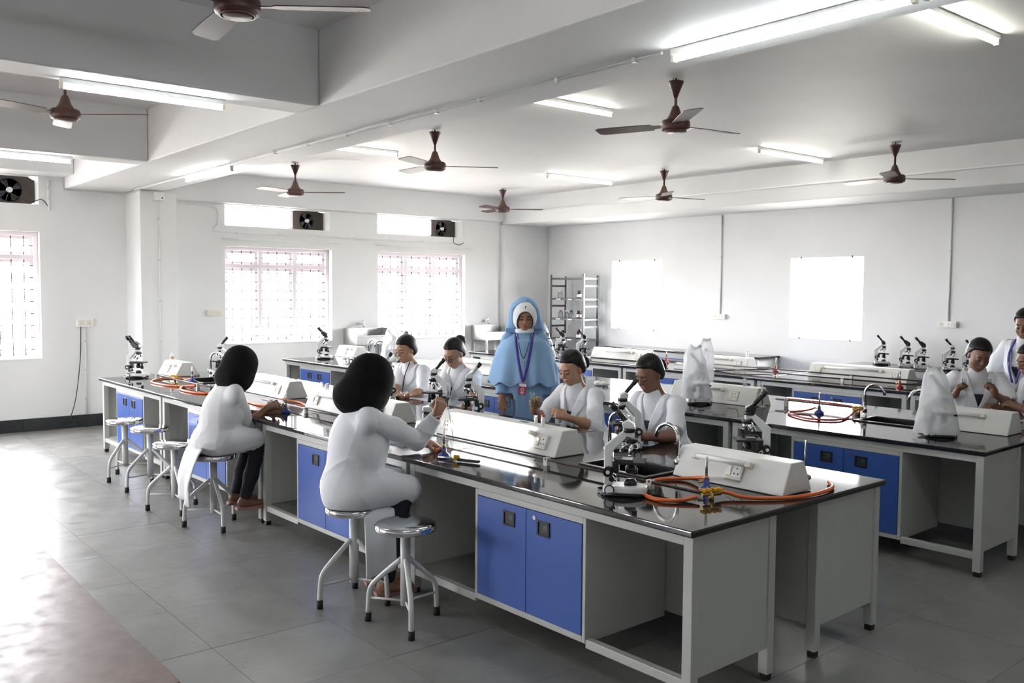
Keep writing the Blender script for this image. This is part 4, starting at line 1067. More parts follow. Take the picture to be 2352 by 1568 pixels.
cover(B3.W(-7.35, .30, BH), RH, .15, .10, .45, 'clear polythene cover on the rear bench beside the woman in blue', m='bagclear', top=.20, lean=-.03, seed=21)
# ================================================================ people: smooth implicit bodies meshed on a grid
def _pts(a): return np.asarray(a, np.float32)
class Sdf:
    """list of blended shapes; call it with points (n,3)"""
    def __init__(s): s.ops = []
    def cone(s, a, b, r0, r1=None, k=.03, op='u'):
        s.ops.append(('c', _pts(a), _pts(b), r0, r0 if r1 is None else r1, k, op)); return s
    def chain(s, pts, rs, k=.03, op='u'):
        for i in range(len(pts) - 1): s.cone(pts[i], pts[i + 1], rs[i], rs[i + 1], k, op)
        return s
    def ell(s, c, r, R=None, k=.03, op='u'):
        s.ops.append(('e', _pts(c), _pts(r), None if R is None else np.asarray(R, np.float32), 0, k, op)); return s
    def fn(s, f, k=.001, op='i', lo=None, hi=None): s.ops.append(('f', f, lo, hi, 0, k, op)); return s
    def bounds(s):
        lo = np.full(3, 9.); hi = np.full(3, -9.)
        for o in s.ops:
            if o[6] not in 'ub': continue
            if o[0] == 'f' and o[2] is not None: lo = np.minimum(lo, o[2]); hi = np.maximum(hi, o[3])
            if o[0] == 'c':
                for p, r in ((o[1], o[3]), (o[2], o[4])): lo = np.minimum(lo, p - r); hi = np.maximum(hi, p + r)
            elif o[0] == 'e':
                r = o[2].max() if o[3] is not None else o[2]; lo = np.minimum(lo, o[1] - r); hi = np.maximum(hi, o[1] + r)
        return lo, hi
    def __call__(s, P):
        d = np.full(len(P), 9., np.float32)
        for t, a, b, c, e, k, op in s.ops:
            if op == 'b': continue
            if t == 'c':
                ab = b - a; q = P - a; h = np.clip((q @ ab) / max(float(ab @ ab), 1e-9), 0, 1)
                x = np.linalg.norm(q - h[:, None] * ab, axis=1) - (c + (e - c) * h)
            elif t == 'e':
                q = P - a
                if c is not None: q = q @ c
                k0 = np.linalg.norm(q / b, axis=1); k1 = np.linalg.norm(q / (b * b), axis=1); x = k0 * (k0 - 1) / np.maximum(k1, 1e-6)
            else: x = a(P)
            if op == 'u':
                h = np.maximum(k - np.abs(d - x), 0) / k; d = np.minimum(d, x) - h * h * k * .25
            elif op == 's':
                h = np.maximum(k - np.abs(d + x), 0) / k; d = np.maximum(d, -x) + h * h * k * .25
            else: d = np.maximum(d, x)
        return d

def sdf_mesh(f, lo, hi, res, name, mt, parent=None):
    lo = np.asarray(lo, float) - .03 - 2 * res; hi = np.asarray(hi, float) + .03 + 2 * res; Q = 4
    nb = np.maximum(np.ceil((hi - lo) / (res * Q)).astype(int), 1); n = nb * Q
    bc = [lo[i] + (np.arange(nb[i]) + .5) * res * Q - res * .5 for i in range(3)]
    G = np.stack(np.meshgrid(*bc, indexing='ij'), -1).reshape(-1, 3).astype(np.float32)
    dc = f(G); act = np.abs(dc) < res * 7.5
    D = np.where(dc < 0, -1., 1.).astype(np.float32).reshape(nb)
    D = D.repeat(Q, 0).repeat(Q, 1).repeat(Q, 2)
    ai = np.argwhere(act.reshape(nb))
    off = np.stack(np.meshgrid(*[np.arange(Q)] * 3, indexing='ij'), -1).reshape(-1, 3)
    idx = (ai[:, None, :] * Q + off[None]).reshape(-1, 3)
    P = (lo + idx * res).astype(np.float32)
    D[idx[:, 0], idx[:, 1], idx[:, 2]] = f(P)
    I = D < 0
    c = I[:-1, :-1, :-1].astype(np.int8)
    cnt = np.zeros(c.shape, np.int8)
    for a in (0, 1):
        for b in (0, 1):
            for e in (0, 1): cnt += I[a:I.shape[0] - 1 + a, b:I.shape[1] - 1 + b, e:I.shape[2] - 1 + e]
    cells = np.argwhere((cnt > 0) & (cnt < 8))
    vid = np.full(c.shape, -1, np.int32); vid[cells[:, 0], cells[:, 1], cells[:, 2]] = np.arange(len(cells))
    acc = np.zeros((len(cells), 3)); num = np.zeros(len(cells))
    cor = [(a, b, e) for a in (0, 1) for b in (0, 1) for e in (0, 1)]
    val = {q: D[cells[:, 0] + q[0], cells[:, 1] + q[1], cells[:, 2] + q[2]] for q in cor}
    for q in cor:
        for ax in range(3):
            if q[ax] == 0:
                w = list(q); w[ax] = 1; w = tuple(w); v0, v1 = val[q], val[w]; m = (v0 < 0) != (v1 < 0)
                t = np.where(m, v0 / np.where(m, v0 - v1, 1), 0); p = np.tile(np.array(q, float), (len(cells), 1)); p[:, ax] = t
                acc[m] += p[m]; num[m] += 1
    V = lo + (cells + acc / num[:, None]) * res
    F = []
    for ax in range(3):
        sl0 = [slice(None)] * 3; sl1 = [slice(None)] * 3; sl0[ax] = slice(0, -1); sl1[ax] = slice(1, None)
        A, B = I[tuple(sl0)], I[tuple(sl1)]; ed = np.argwhere(A != B); o1, o2 = (ax + 1) % 3, (ax + 2) % 3
        ed = ed[(ed[:, o1] > 0) & (ed[:, o2] > 0) & (ed[:, o1] < I.shape[o1] - 1) & (ed[:, o2] < I.shape[o2] - 1)]
        inside = A[ed[:, 0], ed[:, 1], ed[:, 2]]; q = []
        for d1, d2 in ((-1, -1), (0, -1), (0, 0), (-1, 0)):
            w = ed.copy(); w[:, o1] += d1; w[:, o2] += d2; q.append(vid[w[:, 0], w[:, 1], w[:, 2]])
        q = np.stack(q, 1); q[~inside] = q[~inside][:, ::-1]; F.append(q)
    F = np.concatenate(F); F = F[(F >= 0).all(1)]
    me = bpy.data.meshes.new(name)
    me.vertices.add(len(V)); me.vertices.foreach_set('co', V.astype(np.float32).ravel())
    me.loops.add(F.size); me.loops.foreach_set('vertex_index', F.ravel().astype(np.int32))
    me.polygons.add(len(F)); me.polygons.foreach_set('loop_start', np.arange(0, F.size, 4, dtype=np.int32))
    me.polygons.foreach_set('loop_total', np.full(len(F), 4, np.int32)); me.polygons.foreach_set('use_smooth', np.ones(len(F), bool))
    me.update(calc_edges=True); me.validate(); me.materials.append(mt)
    o = bpy.data.objects.new(name, me); COL.objects.link(o)
    if parent is not None: o.parent = parent
    return o

def rot_head(yaw, pitch, roll=0):
    """columns = head's right, forward, up, in body axes; yaw>0 turns to the left, pitch>0 looks down"""
    cyw, sy = math.cos(yaw), math.sin(yaw); cp, sp = math.cos(pitch), math.sin(pitch)
    Rz = np.array([[cyw, -sy, 0], [sy, cyw, 0], [0, 0, 1]]); Rx = np.array([[1, 0, 0], [0, cp, sp], [0, -sp, cp]])
    cr, sr = math.cos(roll), math.sin(roll); Ry = np.array([[cr, 0, sr], [0, 1, 0], [-sr, 0, cr]])
    return Rz @ Rx @ Ry
def head_ops(s, C, R, sc=1.0):
    T = lambda *p: C + R @ (np.array(p) * sc)
    E = lambda c, r, k=.02, op='u': s.ell(T(*c), np.array(r) * sc, R, k * sc, op)
    E((0, -.012, .034), (.071, .090, .084), .03)
    E((0, .018, -.022), (.057, .068, .082), .03)
    E((0, .046, -.080), (.025, .030, .027), .04)
    E((.034, .042, -.032), (.025, .029, .032), .03); E((-.034, .042, -.032), (.026, .030, .034), .03)
    E((0, .076, .032), (.042, .012, .018), .02)
    E((.029, .093, .004), (.017, .013, .011), .016, 's'); E((-.029, .093, .004), (.017, .013, .011), .016, 's')
    E((.028, .074, .003), (.015, .014, .012), .008); E((-.028, .074, .003), (.015, .014, .012), .008)
    s.cone(T(0, .084, .012), T(0, .104, -.024), .007 * sc, .0105 * sc, .012 * sc)
    E((.010, .094, -.027), (.008, .009, .007), .008); E((-.010, .094, -.027), (.008, .009, .007), .008)
    E((0, .083, -.051), (.023, .012, .007), .008); E((0, .081, -.062), (.019, .012, .008), .008)
    E((0, .092, -.0565), (.020, .006, .0018), .004, 's')
    for q in (1, -1): E((q * .072, -.012, -.006), (.009, .017, .030), .010)
    return T
def hand_ops(s, w, d, n, side, curl, spread=.12, sc=1.0, thumb=.7):
    """w wrist, d pointing dir, n palm normal (towards what it grips), side +1 right / -1 left hand"""
    d = np.array(d, float); d /= np.linalg.norm(d); n = np.array(n, float); n -= d * (n @ d); n /= np.linalg.norm(n); t = np.cross(d, n) * side   # t: towards the thumb side
    P = lambda a, b, c: np.array(w) + (d * a + t * b + n * c) * sc
    s.chain([P(-.01, 0, 0), P(.03, .004, 0), P(.075, .022, 0)], [.021 * sc, .019 * sc, .013 * sc], .02)
    s.chain([P(.03, 0, 0), P(.078, -.004, 0)], [.019 * sc, .014 * sc], .02); s.chain([P(.025, -.010, 0), P(.070, -.028, .002)], [.018 * sc, .012 * sc], .02)
    for f, (b, L, r) in enumerate(((.026, .070, .0085), (.008, .078, .0088), (-.011, .072, .0083), (-.029, .056, .0074))):
        c = curl[f] if hasattr(curl, '__len__') else curl; sp_ = (b / .03) * spread
        p = P(.078 if f < 3 else .070, b, 0); ang = 0; pts = [p]
        dd = d * math.cos(sp_) + t * math.sin(sp_)
        for fr_, k_ in ((.46, .8), (.30, 1.0), (.24, .7)):
            ang += c * k_; p = p + (dd * math.cos(ang) + n * math.sin(ang)) * L * fr_ * sc; pts.append(p)
        s.chain(pts, [r * 1.05 * sc, r * sc, r * .92 * sc, r * .8 * sc], .006)
    b0 = P(.022, .020, .006); b1 = P(.048, .040, .016 + .012 * thumb); b2 = P(.074, .046 - .012 * thumb, .026 + .02 * thumb); b3 = P(.094, .044 - .026 * thumb, .032 + .03 * thumb)
    s.chain([b0, b1, b2, b3], [.014 * sc, .0115 * sc, .0098 * sc, .008 * sc], .008)

SKIN = {}
def skin_mat(name, c): return mat('skin_' + name, c, .48, var=.06, scale=14, bump=.03, bscale=120, sub=.08)
M['skin_a'] = skin_mat('warm_brown', (.36, .19, .115)); M['skin_b'] = skin_mat('deep_brown', (.20, .098, .062)); M['skin_c'] = skin_mat('tan', (.43, .24, .15))
M['lip'] = mat('lips', (.33, .10, .085), .4); M['brow'] = mat('brows', (.02, .013, .011), .7); M['lid'] = mat('eyelids', (.15, .075, .05), .5); M['hair'] = mat('black_hair', (.0065, .0055, .0055), .45, var=.3, scale=60, bump=.12, bscale=110, spec=.3)
M['coat'] = mat('white_cotton', (.74, .76, .80), .85, var=.02, scale=5, bump=.03, bscale=50)
M['coatgrey'] = mat('off_white_cotton', (.66, .67, .69), .85, var=.02, scale=5, bump=.03, bscale=50)
M['scarf'] = mat('black_jersey', (.0055, .0055, .0065), .9, var=.2, scale=20, bump=.06, bscale=90, spec=.2)
M['habit'] = mat('pale_blue_cotton', (.24, .40, .62), .85, var=.04, scale=6, bump=.03, bscale=60)
M['darkcloth'] = mat('dark_trousers', (.012, .013, .02), .85, var=.2); M['tee'] = mat('shade_grey_tee', (.62, .63, .66), .85); M['navy'] = mat('navy_dress', (.02, .022, .05), .8)  # tee greyed to imitate the shade inside the coat's V
M['lanyard'] = mat('violet_ribbon', (.045, .03, .26), .6); M['idred'] = mat('id_card_red', (.30, .02, .08), .4); M['gold'] = mat('gold', (.75, .5, .18), .25, metal=1)
M['shoe'] = mat('sandal', (.32, .16, .13), .6); M['khaki'] = mat('khaki_cloth', (.22, .16, .09), .85)

def folds(seed, amp, sc=1.0):
    """soft cloth creases: warped ridged waves, longer than wide"""
    r = random.Random(seed); W = []
    for _ in range(7):
        k = np.array([r.gauss(0, 1), r.gauss(0, 1), r.gauss(0, .75)]); W.append((k / np.linalg.norm(k) * r.uniform(14, 34) * sc, r.uniform(0, 6.28), r.uniform(.4, 1), np.array([r.gauss(0, 1) for _ in range(3)]) * 7 * sc))
    def f(P):
        o = np.zeros(len(P), np.float32)
        for k, ph, a, w in W:
            q = P @ k.astype(np.float32) + ph + 1.1 * np.sin(P @ w.astype(np.float32) + ph)
            gate = .5 + .5 * np.sin(P @ (w[::-1] * .9).astype(np.float32) + 2 * ph)
            o += a * gate * np.maximum(0, 1.05 - 2.1 * np.sqrt(np.abs(np.sin(q * .5)) + .01))
        return -o * amp
    return f

class Person:
    """upright local axes: x right hand side, y forward, z up; origin on the floor under the hips"""
    def __init__(s, fr, hx, hy, heading, lab, skin, seed=1):
        s.fr, s.h = fr, np.array([hx, hy]); s.rot = math.radians(heading) - PI / 2
        s.e = empty('person', fr.W(hx, hy, 0), fr.a + s.rot); tag(s.e, lab, 'person'); s.skin = M[skin]; s.seed = seed
        s.body = Sdf()
    def loc(s, p):
        x, y = p[0] - s.h[0], p[1] - s.h[1]; c, k = math.cos(s.rot), math.sin(s.rot); return np.array([x * c + y * k, -x * k + y * c, p[2]])
    def px(s, u, v, ly): return s.loc(s.fr.aty(u, v, ly))
    def sag(s, u, v, x=0.0):
        """where the sight line meets the person's own upright middle plane (moved x to the right)"""
        c = s.loc(s.fr.L(CAM)); e = s.loc(s.fr.L(CAM + ray(u, v))) - c; return c + e * (x - c[0]) / e[0]
    def skel(s, neck, head, yaw, pitch, roll=0, hipz=.615, sh=.165, shz=-.035, hsc=1.0, twist=0.0):
        s.neck = np.array(neck, float); s.hc = np.array(head, float); s.R = rot_head(yaw, pitch, roll); s.hsc = hsc
        s.hip = np.array([0, 0, hipz]); up = s.neck - s.hip; up /= np.linalg.norm(up); s.up = up
        c, k = math.cos(twist), math.sin(twist); sd = np.array([c, k, 0]); s.sd = sd
        s.shR = s.neck + sd * sh + up * shz; s.shL = s.neck - sd * sh + up * shz
        B = s.body
        s.T = head_ops(B, s.hc, s.R, hsc)
        B.cone(s.T(0, -.020, -.06), s.neck + up * .005, .045 * hsc, .051, .04)
        B.cone(s.shR - up * .028 - s.sd * .02, s.shL - up * .028 + s.sd * .02, .034, .034, .05); B.cone(s.neck - up * .09, s.hip + up * .12, .078, .085, .08); B.ell(s.hip + [0, 0, .0], (.15, .11, .10), None, .08)
        return s
    def arm(s, side, elbow, wrist, d=None, n=(0, 0, -1), curl=.5, thumb=.7, hsc=.95, r=1.0):
        sh = s.shR if side > 0 else s.shL; el = np.array(elbow, float); wr = np.array(wrist, float)
        s0 = sh - s.up * .028 - s.sd * side * .012; s.body.chain([s0, (s0 + el) / 2, el], [.036 * r, .037 * r, .033 * r], .03); s.body.chain([el, el * .6 + wr * .4, wr], [.034 * r, .034 * r, .023 * r], .03)
        hand_ops(s.body, wr, (wr - el) if d is None else d, n, side, curl, sc=hsc, thumb=thumb)
        if side > 0: s.elR, s.wrR = el, wr
        else: s.elL, s.wrL = el, wr
        return s
    def finish_body(s, res=.005):
        lo, hi = s.body.bounds(); sdf_mesh(s.body, lo, hi, res, 'body', s.skin, s.e)
    def decal(s, name, m, c, r, off=.0022, res=.0018, rot=0.0):
        """thin raised patch following the head's surface (brow, lid, lips)"""
        C = s.T(*c); H = Sdf(); head_ops(H, s.hc, s.R, s.hsc); rr = np.array(r) * s.hsc
        ca, sa = math.cos(rot), math.sin(rot); R = s.R @ np.array([[ca, 0, sa], [0, 1, 0], [-sa, 0, ca]])
        Z = Sdf().ell(C, rr, R, .002)
        f = lambda P: np.maximum(H(P) - off, Z(P)); b = rr.max(); sdf_mesh(f, C - b, C + b, res, name, m, s.e)
    def face(s, smile=0, open_eyes=False, lids=True):
        for q in (1, -1):
            s.decal('eyebrow', M['brow'], (q * .031, .088, .026), (.021, .02, .0032), rot=q * .12)
            s.decal('eyelash', M['brow'], (q * .030, .090, -.003), (.016, .02, .0030), rot=q * .08)
            s.decal('eyelid', M['lid'], (q * .030, .088, .0035), (.0155, .02, .0052))
        s.decal('lips', M['lip'], (0, .092, -.0562), (.0225 + smile * .006, .02, .0085), off=.0012)
    def hair(s, cut_y=.045, cut_z=.045, thick=.016, bun=None, low=-.06, res=.005, name='hair', puff=(0, 0, 0)):
        T, R, sc = s.T, s.R, s.hsc; H = Sdf()
        H.ell(T(0 + puff[0], -.026 + puff[1], .040 + puff[2]), np.array((.071 + thick, .090 + thick * .7, .083 + thick)) * sc, R, .03); H.ell(T(0, -.050, -.015), np.array((.064 + thick, .058 + thick, .066)) * sc, R, .03)
        H.ell(T(0, .012, .062), np.array((.066, .072, .062)) * sc, R, .02)
        if bun: H.ell(T(*bun[0]), np.array(bun[1]) * sc, R, .015)
        Ri = R.T
        def keep(P):
            q = ((P - s.hc) @ R) / sc      # head axes
            front = q[:, 1] - (cut_y + .012 + .75 * (q[:, 2] - cut_z - .02) - 14 * np.minimum(np.abs(q[:, 0]), .06) ** 2 * 0.6 - .006 * np.exp(-(q[:, 0] / .012) ** 2))
            ear = np.where(q[:, 2] < -.008, q[:, 1] + .026, -1)
            side = np.where((q[:, 2] >= -.008) & (np.abs(q[:, 0]) > .05), q[:, 1] - .030 - .25 * np.maximum(q[:, 2], 0) - .5 * np.maximum(q[:, 2] - .025, 0), -1); ear = np.maximum(ear, side)
            return np.maximum(np.maximum(front, ear), low - q[:, 2]) * sc * .85
        fo = folds(s.seed + 50, .002, 3)
        f = lambda P: np.maximum(H(P) + fo(P), keep(P)); lo, hi = H.bounds(); sdf_mesh(f, lo, hi, res, name, M['hair'], s.e)
    def torso(s, B, g=0.0, chest=.118, waist=.115, hipr=.165, bust=.02, loose=0, w=1.0):
        up = s.up; fw = np.cross(up, s.sd); fw = fw / np.linalg.norm(fw); Rm = np.stack([s.sd, fw, np.cross(s.sd, fw)], 1)
        B.cone(s.shR - up * .030, s.shL - up * .030, .050 + g, .050 + g, .05)
        c = s.neck - up * .17; B.ell(c, ((.146 + g + .012 * loose) * w, (chest + g + .01 * loose) * w, .17), Rm, .05)
        B.ell(c + fw * .045 - up * .02, (.130 + g, .085 + bust + g, .09), Rm, .05)
        m = s.neck * .38 + s.hip * .62; B.ell(m, ((.130 + g + .022 * loose) * w, (waist + g + .022 * loose) * w, .17 + .05 * loose), Rm, .06 + .02 * loose)
        B.ell(s.hip + np.array([0, .005, .01]), ((hipr + .015 + g) * w, (hipr - .025 + g) * w, .12), None, .06)
        s.fw = fw; s.Rm = Rm
    def coat(s, m='coat', sleeve='short', skirt=None, amp=.004, res=.008, vneck=True, vdepth=.25, g=.012, extra=None, lap=True, vw=.082, arms=(1, -1), loose=0, kn=.40, neckcut=True, kr=1.0, w=1.0):
        B = Sdf(); s.torso(B, g, loose=loose, w=w)
        for side in arms:
            sh, el, wr = (s.shR, s.elR, s.wrR) if side > 0 else (s.shL, s.elL, s.wrL); Z = Sdf(); U = Sdf(); s0 = sh - s.up * .016 - s.sd * side * .012
            if sleeve == 'short':
                Z.chain([s0, sh * .45 + el * .55, sh * .10 + el * .90], [.054 + g * .5, .054, .058], .03); a, d = sh * .14 + el * .86, el - sh
            elif sleeve == 'elbow':
                U.chain([s0, sh * .45 + el * .55, el], [.055 + g * .5, .054, .053], .03); Z.chain([el, el * .72 + wr * .28], [.053, .053], .018); a, d = el * .76 + wr * .24, wr - el
            else:
                U.chain([s0, (sh + el) / 2, el], [.058 + g * .5, .056, .053], .03); Z.chain([el, (el + wr) / 2, wr * .95 + el * .05], [.053, .047, .040], .018); a, d = wr * .95 + el * .05, wr - el
            a = a.astype(np.float32); d = (d / np.linalg.norm(d)).astype(np.float32); fs_ = folds(s.seed + 20 + side, amp * 1.1, 1.7)
            def fsl(P, Z=Z, U=U, a=a, d=d, fs_=fs_):
                x = np.maximum(Z(P) + fs_(P), (P - a) @ d); u_ = U(P) + fs_(P) if U.ops else np.full(len(P), 9.)
                h = np.maximum(.012 - np.abs(u_ - x), 0) / .012; return np.minimum(u_, x) - h * h * .003
            lo, hi = Z.bounds()
            if U.ops: l2, h2 = U.bounds(); lo = np.minimum(lo, l2); hi = np.maximum(hi, h2)
            sdf_mesh(fsl, lo, hi, .0075, 'sleeve', M[m], s.e)
        if skirt == 'seated':
            for q in (1, -1): B.chain([s.hip + [q * .08, .02, .0], s.hip + [q * .10, kn * .55, .02], s.hip + [q * .105, kn, .005]], [.100 * kr, .092 * kr, .080 * kr], .03)
        elif skirt == 'standing': B.chain([s.hip, s.hip * [1, 1, .75], s.hip * [1, 1, .48]], [.17, .185, .205], .08)
        if extra: extra(B)
        fo = folds(s.seed, amp * 1.5, 1.2)
        nk = s.neck + s.up * .02; up, fw, sd = s.up, s.fw, s.sd
        def f0(P):
            d = B(P) + fo(P)
            if skirt == 'seated': d = np.maximum(d, .5345 - P[:, 2])
            q = P - nk - fw * .0; rz_ = (q @ up); rr = np.sqrt((q @ sd) ** 2 + ((q @ fw) - .01) ** 2); d = np.maximum(d, np.minimum(.066 - rr, rz_ + .05)) if neckcut else d
            return d
        def wedge(P, grow=0.0):
            q = P - s.neck; a = np.abs(q @ sd); b = -(q @ up); fr_ = q @ fw     # V in front of the chest
            return np.maximum(np.maximum(a - grow - (vw * (1 - b / vdepth)), b - vdepth - grow), np.maximum(.02 - fr_, -.05 - b))
        f = (lambda P: np.maximum(f0(P), -wedge(P))) if vneck else f0
        lo, hi = B.bounds(); sdf_mesh(f, lo - .01, hi + .01, res, 'lab_coat', M[m], s.e)
        if vneck:
            S2 = Sdf(); s.torso(S2, -.003); S2.cone(s.neck - up * .05 + fw * .01, s.neck + up * .028 + fw * .012, .085, .066, .05)
            f2 = lambda P: np.maximum(np.maximum(S2(P), wedge(P, .02)), -(S2(P) + .03)); c = s.neck - up * .1 + fw * .1
            b_ = lambda P: -((P - s.neck) @ up)
            sdf_mesh(lambda P: np.maximum(f2(P), b_(P) - vdepth * .55), c - .22, c + .22, .006, 'shirt', M['tee'], s.e)
            sdf_mesh(lambda P: np.maximum(f2(P), vdepth * .55 - b_(P)), c - .24, c + .24, .006, 'tunic', M['navy'], s.e)
            if lap:
                for q in (1, -1):
                    def fl(P, q=q):
                        v = P - s.neck; a = q * (v @ sd); b = -(v @ up); fr_ = v @ fw; e0 = vw * (1 - b / vdepth)
                        wd = .058 * np.clip(1.15 - np.abs(b - vdepth * .35) / (vdepth * .62), 0, 1)
                        return np.maximum.reduce([f0(P) - .015, -(f0(P) + .002), e0 - .004 - a, a - e0 - wd, b - vdepth, .0 - fr_, -.045 - b])
                    sdf_mesh(fl, c - .22, c + .22, .0045, 'lapel', M[m], s.e)
    def legs_seated(s, m='darkcloth', foot=True, kz=.59, fy=.36, fz=.10, kx=.11, ky=.40, skinleg=False, hem=.0):
        B = Sdf()
        for q in (1, -1):
            h = s.hip + [q * .085, 0, -.005]; k = np.array([q * kx, ky, kz]); a = np.array([q * (kx - .01), fy, fz])
            B.chain([h, k], [.070, .054], .04); B.chain([k, k * .4 + a * .6, a * (1 - hem) + k * hem], [.054, .050, .042], .03)
        lo, hi = B.bounds(); fo = folds(s.seed + 3, .003)
        sdf_mesh(lambda P: B(P) + fo(P), lo, hi, .011, 'trousers', M[m], s.e)
        if foot:
            for q in (1, -1):
                F = Sdf(); a = np.array([q * (kx - .01), fy, fz]); F.chain([a + [0, 0, .02], a + [0, -.01, -.045]], [.036, .034], .02); F.chain([a + [0, -.03, -.05], a + [0, .13, -.07]], [.032, .026], .02)
                lo, hi = F.bounds(); sdf_mesh(F, lo, hi, .008, 'foot', s.skin, s.e)
            for q in (1, -1):
                a = np.array([q * (kx - .01), fy, fz]); mb = MB()
                mb.prism([(a[0] - .034, a[1] - .07), (a[0] + .034, a[1] - .07), (a[0] + .042, a[1] + .08), (a[0] + .02, a[1] + .165), (a[0] - .02, a[1] + .165), (a[0] - .042, a[1] + .08)], 'z', a[2] - .10, a[2] - .078)
                mb.build('sandal', M['shoe'], s.e, bevel=.004)
    def legs_standing(s, m='darkcloth'):
        B = Sdf()
        for q in (1, -1): B.chain([s.hip + [q * .08, 0, -.02], np.array([q * .085, .01, .46]), np.array([q * .09, -.01, .10])], [.085, .060, .048], .03)
        lo, hi = B.bounds(); sdf_mesh(B, lo, hi, .011, 'trousers', M[m], s.e)
        for q in (1, -1):
            F = Sdf(); F.chain([np.array([q * .09, -.02, .075]), np.array([q * .09, -.02, .04]), np.array([q * .095, .13, .032])], [.038, .036, .030], .02)
            lo, hi = F.bounds(); sdf_mesh(F, np.array([lo[0], lo[1], 0]), hi, .008, 'shoe', M['dark'], s.e)
    def scarf(s, res=.006, drape=.13, back=.03, m='scarf'):
        T, R, sc = s.T, s.R, s.hsc; H = Sdf()
        H.ell(T(0, -.004, .032), np.array((.088, .118, .104)) * sc, R, .04); H.ell(T(0, .014, -.04), np.array((.086, .104, .10)) * sc, R, .05)
        H.cone(T(0, -.03, .01), s.neck - s.fw_ * back + s.up * .055, .100, .108, .06); H.cone(T(0, .02, -.05), s.neck + s.fw_ * .045 + s.up * .05, .088, .095, .06)
        H.cone(s.shR * .30 + s.neck * .70 + s.up * .05, s.shL * .30 + s.neck * .70 + s.up * .045, .080, .080, .06)
        fo = folds(s.seed + 9, .005, .8)
        def f(P):
            q = ((P - s.hc) @ R) / sc; face = np.sqrt((q[:, 0] / .050) ** 2 + ((q[:, 2] + .018) / .072) ** 2) - 1
            d = H(P) + fo(P); return np.maximum(d, np.where((q[:, 1] > .02) & (q[:, 2] > -.10), -face * .06, d))
        lo, hi = H.bounds(); sdf_mesh(f, lo, hi, res, 'headscarf', M[m], s.e)
    @property
    def fw_(s):
        f = np.cross(s.up, s.sd); return f / np.linalg.norm(f)

def cloth_panel(name, fn, nu, nv, m, parent, thick=.006):
    mb = MB(); vs = [fn(i / nu, j / nv) for j in range(nv + 1) for i in range(nu + 1)]
    mb._add(vs, [(j * (nu + 1) + i, j * (nu + 1) + i + 1, (j + 1) * (nu + 1) + i + 1, (j + 1) * (nu + 1) + i) for j in range(nv) for i in range(nu)], True)
    o = mb.build(name, m, parent); md = o.modifiers.new('thick', 'SOLIDIFY'); md.thickness = thick; return o
def ik(sh, wr, hint, a=.265, b=.235):
    sh, wr = np.array(sh, float), np.array(wr, float); v = wr - sh; L = np.linalg.norm(v)
    if L > (a + b) * .995: wr = sh + v / L * (a + b) * .995; v = wr - sh; L = np.linalg.norm(v)
    u = v / L; x = (a * a - b * b + L * L) / (2 * L); h = math.sqrt(max(a * a - x * x, 0)); n = np.array(hint, float); n -= u * (n @ u); n /= np.linalg.norm(n)
    return sh + u * x + n * h, wr
def IK(P, side, wr, hint, **k):
    sh = P.shR if side > 0 else P.shL; el, wr = ik(sh, wr, hint); P.arm(side, el, wr, **k)
CAMV = lambda p, fr, lx, ly: None

# ---------------------------------------------------------------- woman in black headscarf at the left
P = Person(B1, -4.07, -.27, 84, 'woman in white coat and black headscarf seated at the left, working at a burner', 'skin_b', 11)
h = P.sag(553, 838); P.skel(h + np.array([0, -.075, -.135]), h, .12, .50, sh=.155)
P.arm(1, P.px(566, 980, -.02), P.px(612, 938, .13), n=(-.6, .2, -.3), d=(-.1, 1, .35), curl=[.5, .6, .7, .7])
IK(P, -1, P.px(618, 948, .20), (-.5, -.3, -1), n=(.6, .1, .5), d=(.15, 1, .15), curl=.6)
P.finish_body(.0055); P.face()
cloth_panel('coat_tail', lambda u, v: (-.14 + .31 * u + .02 * v, -.125 - .10 * min(1, 1.6 * v) ** .7 + .012 * math.sin(u * 11 + v * 2) * v, .60 - .36 * v - .035 * u * v), 24, 12, M['coatgrey'], P.e, .008)
P.coat('coatgrey', 'elbow', 'seated', .006, vneck=False, loose=.2, kn=.27, neckcut=False, kr=1.0, w=1.0); P.scarf(back=.02); P.legs_seated(kz=.585, fy=.20, fz=.22, ky=.30)
# ---------------------------------------------------------------- woman in black headscarf raising her hand
P = Person(B1, -2.085, -.29, 74, 'woman in long white coat and black headscarf seen from behind, one hand raised', 'skin_a', 23)
h = P.sag(853, 870); P.skel(h + np.array([0, -.060, -.145]), h, .10, .30, sh=.165)
P.arm(1, P.px(958, 1012, .02), P.px(1003, 955, .10), d=(.05, .35, 1), n=(-.9, .3, .1), curl=[1.0, 1.05, 1.1, 1.15], thumb=1.0)
IK(P, -1, P.loc((-2.12, .20, BH + .05)), (-.6, -.2, -1), n=(0, 0, -1), curl=.4)
P.finish_body(.005); P.face()
cloth_panel('coat_tail', lambda u, v: (.13 + .085 * v ** .5 - .015 * v + .008 * math.sin(u * 9 + 2) * v, .015 + .17 * u, .545 - .34 * v - .03 * (1 - u) * v), 16, 12, M['coat'], P.e, .008)
def tail(B): B.chain([P.hip + [.0, -.03, .03], P.hip + [.0, -.04, -.02]], [.140, .125], .08)
P.coat('coat', 'long', 'seated', .006, vneck=False, extra=tail, loose=.7, kn=.27, neckcut=False, kr=1.0, w=1.05); P.scarf(back=.05); P.legs_seated(kz=.585, fy=.16, fz=.14, ky=.24)
w = P.wrR; MBt = MB().tube([w + np.array([-.030 * math.cos(a), 0, 0]) * 0 + np.array([.027 * math.cos(a), .027 * math.sin(a), .004 * math.sin(a)]) for a in [2 * PI * k / 20 for k in range(20)]], .003, n=6, closed=True); MBt.build('bangle', M['chrome'], P.e)
hw = P.e.matrix_world
bpy.context.view_layer.update()
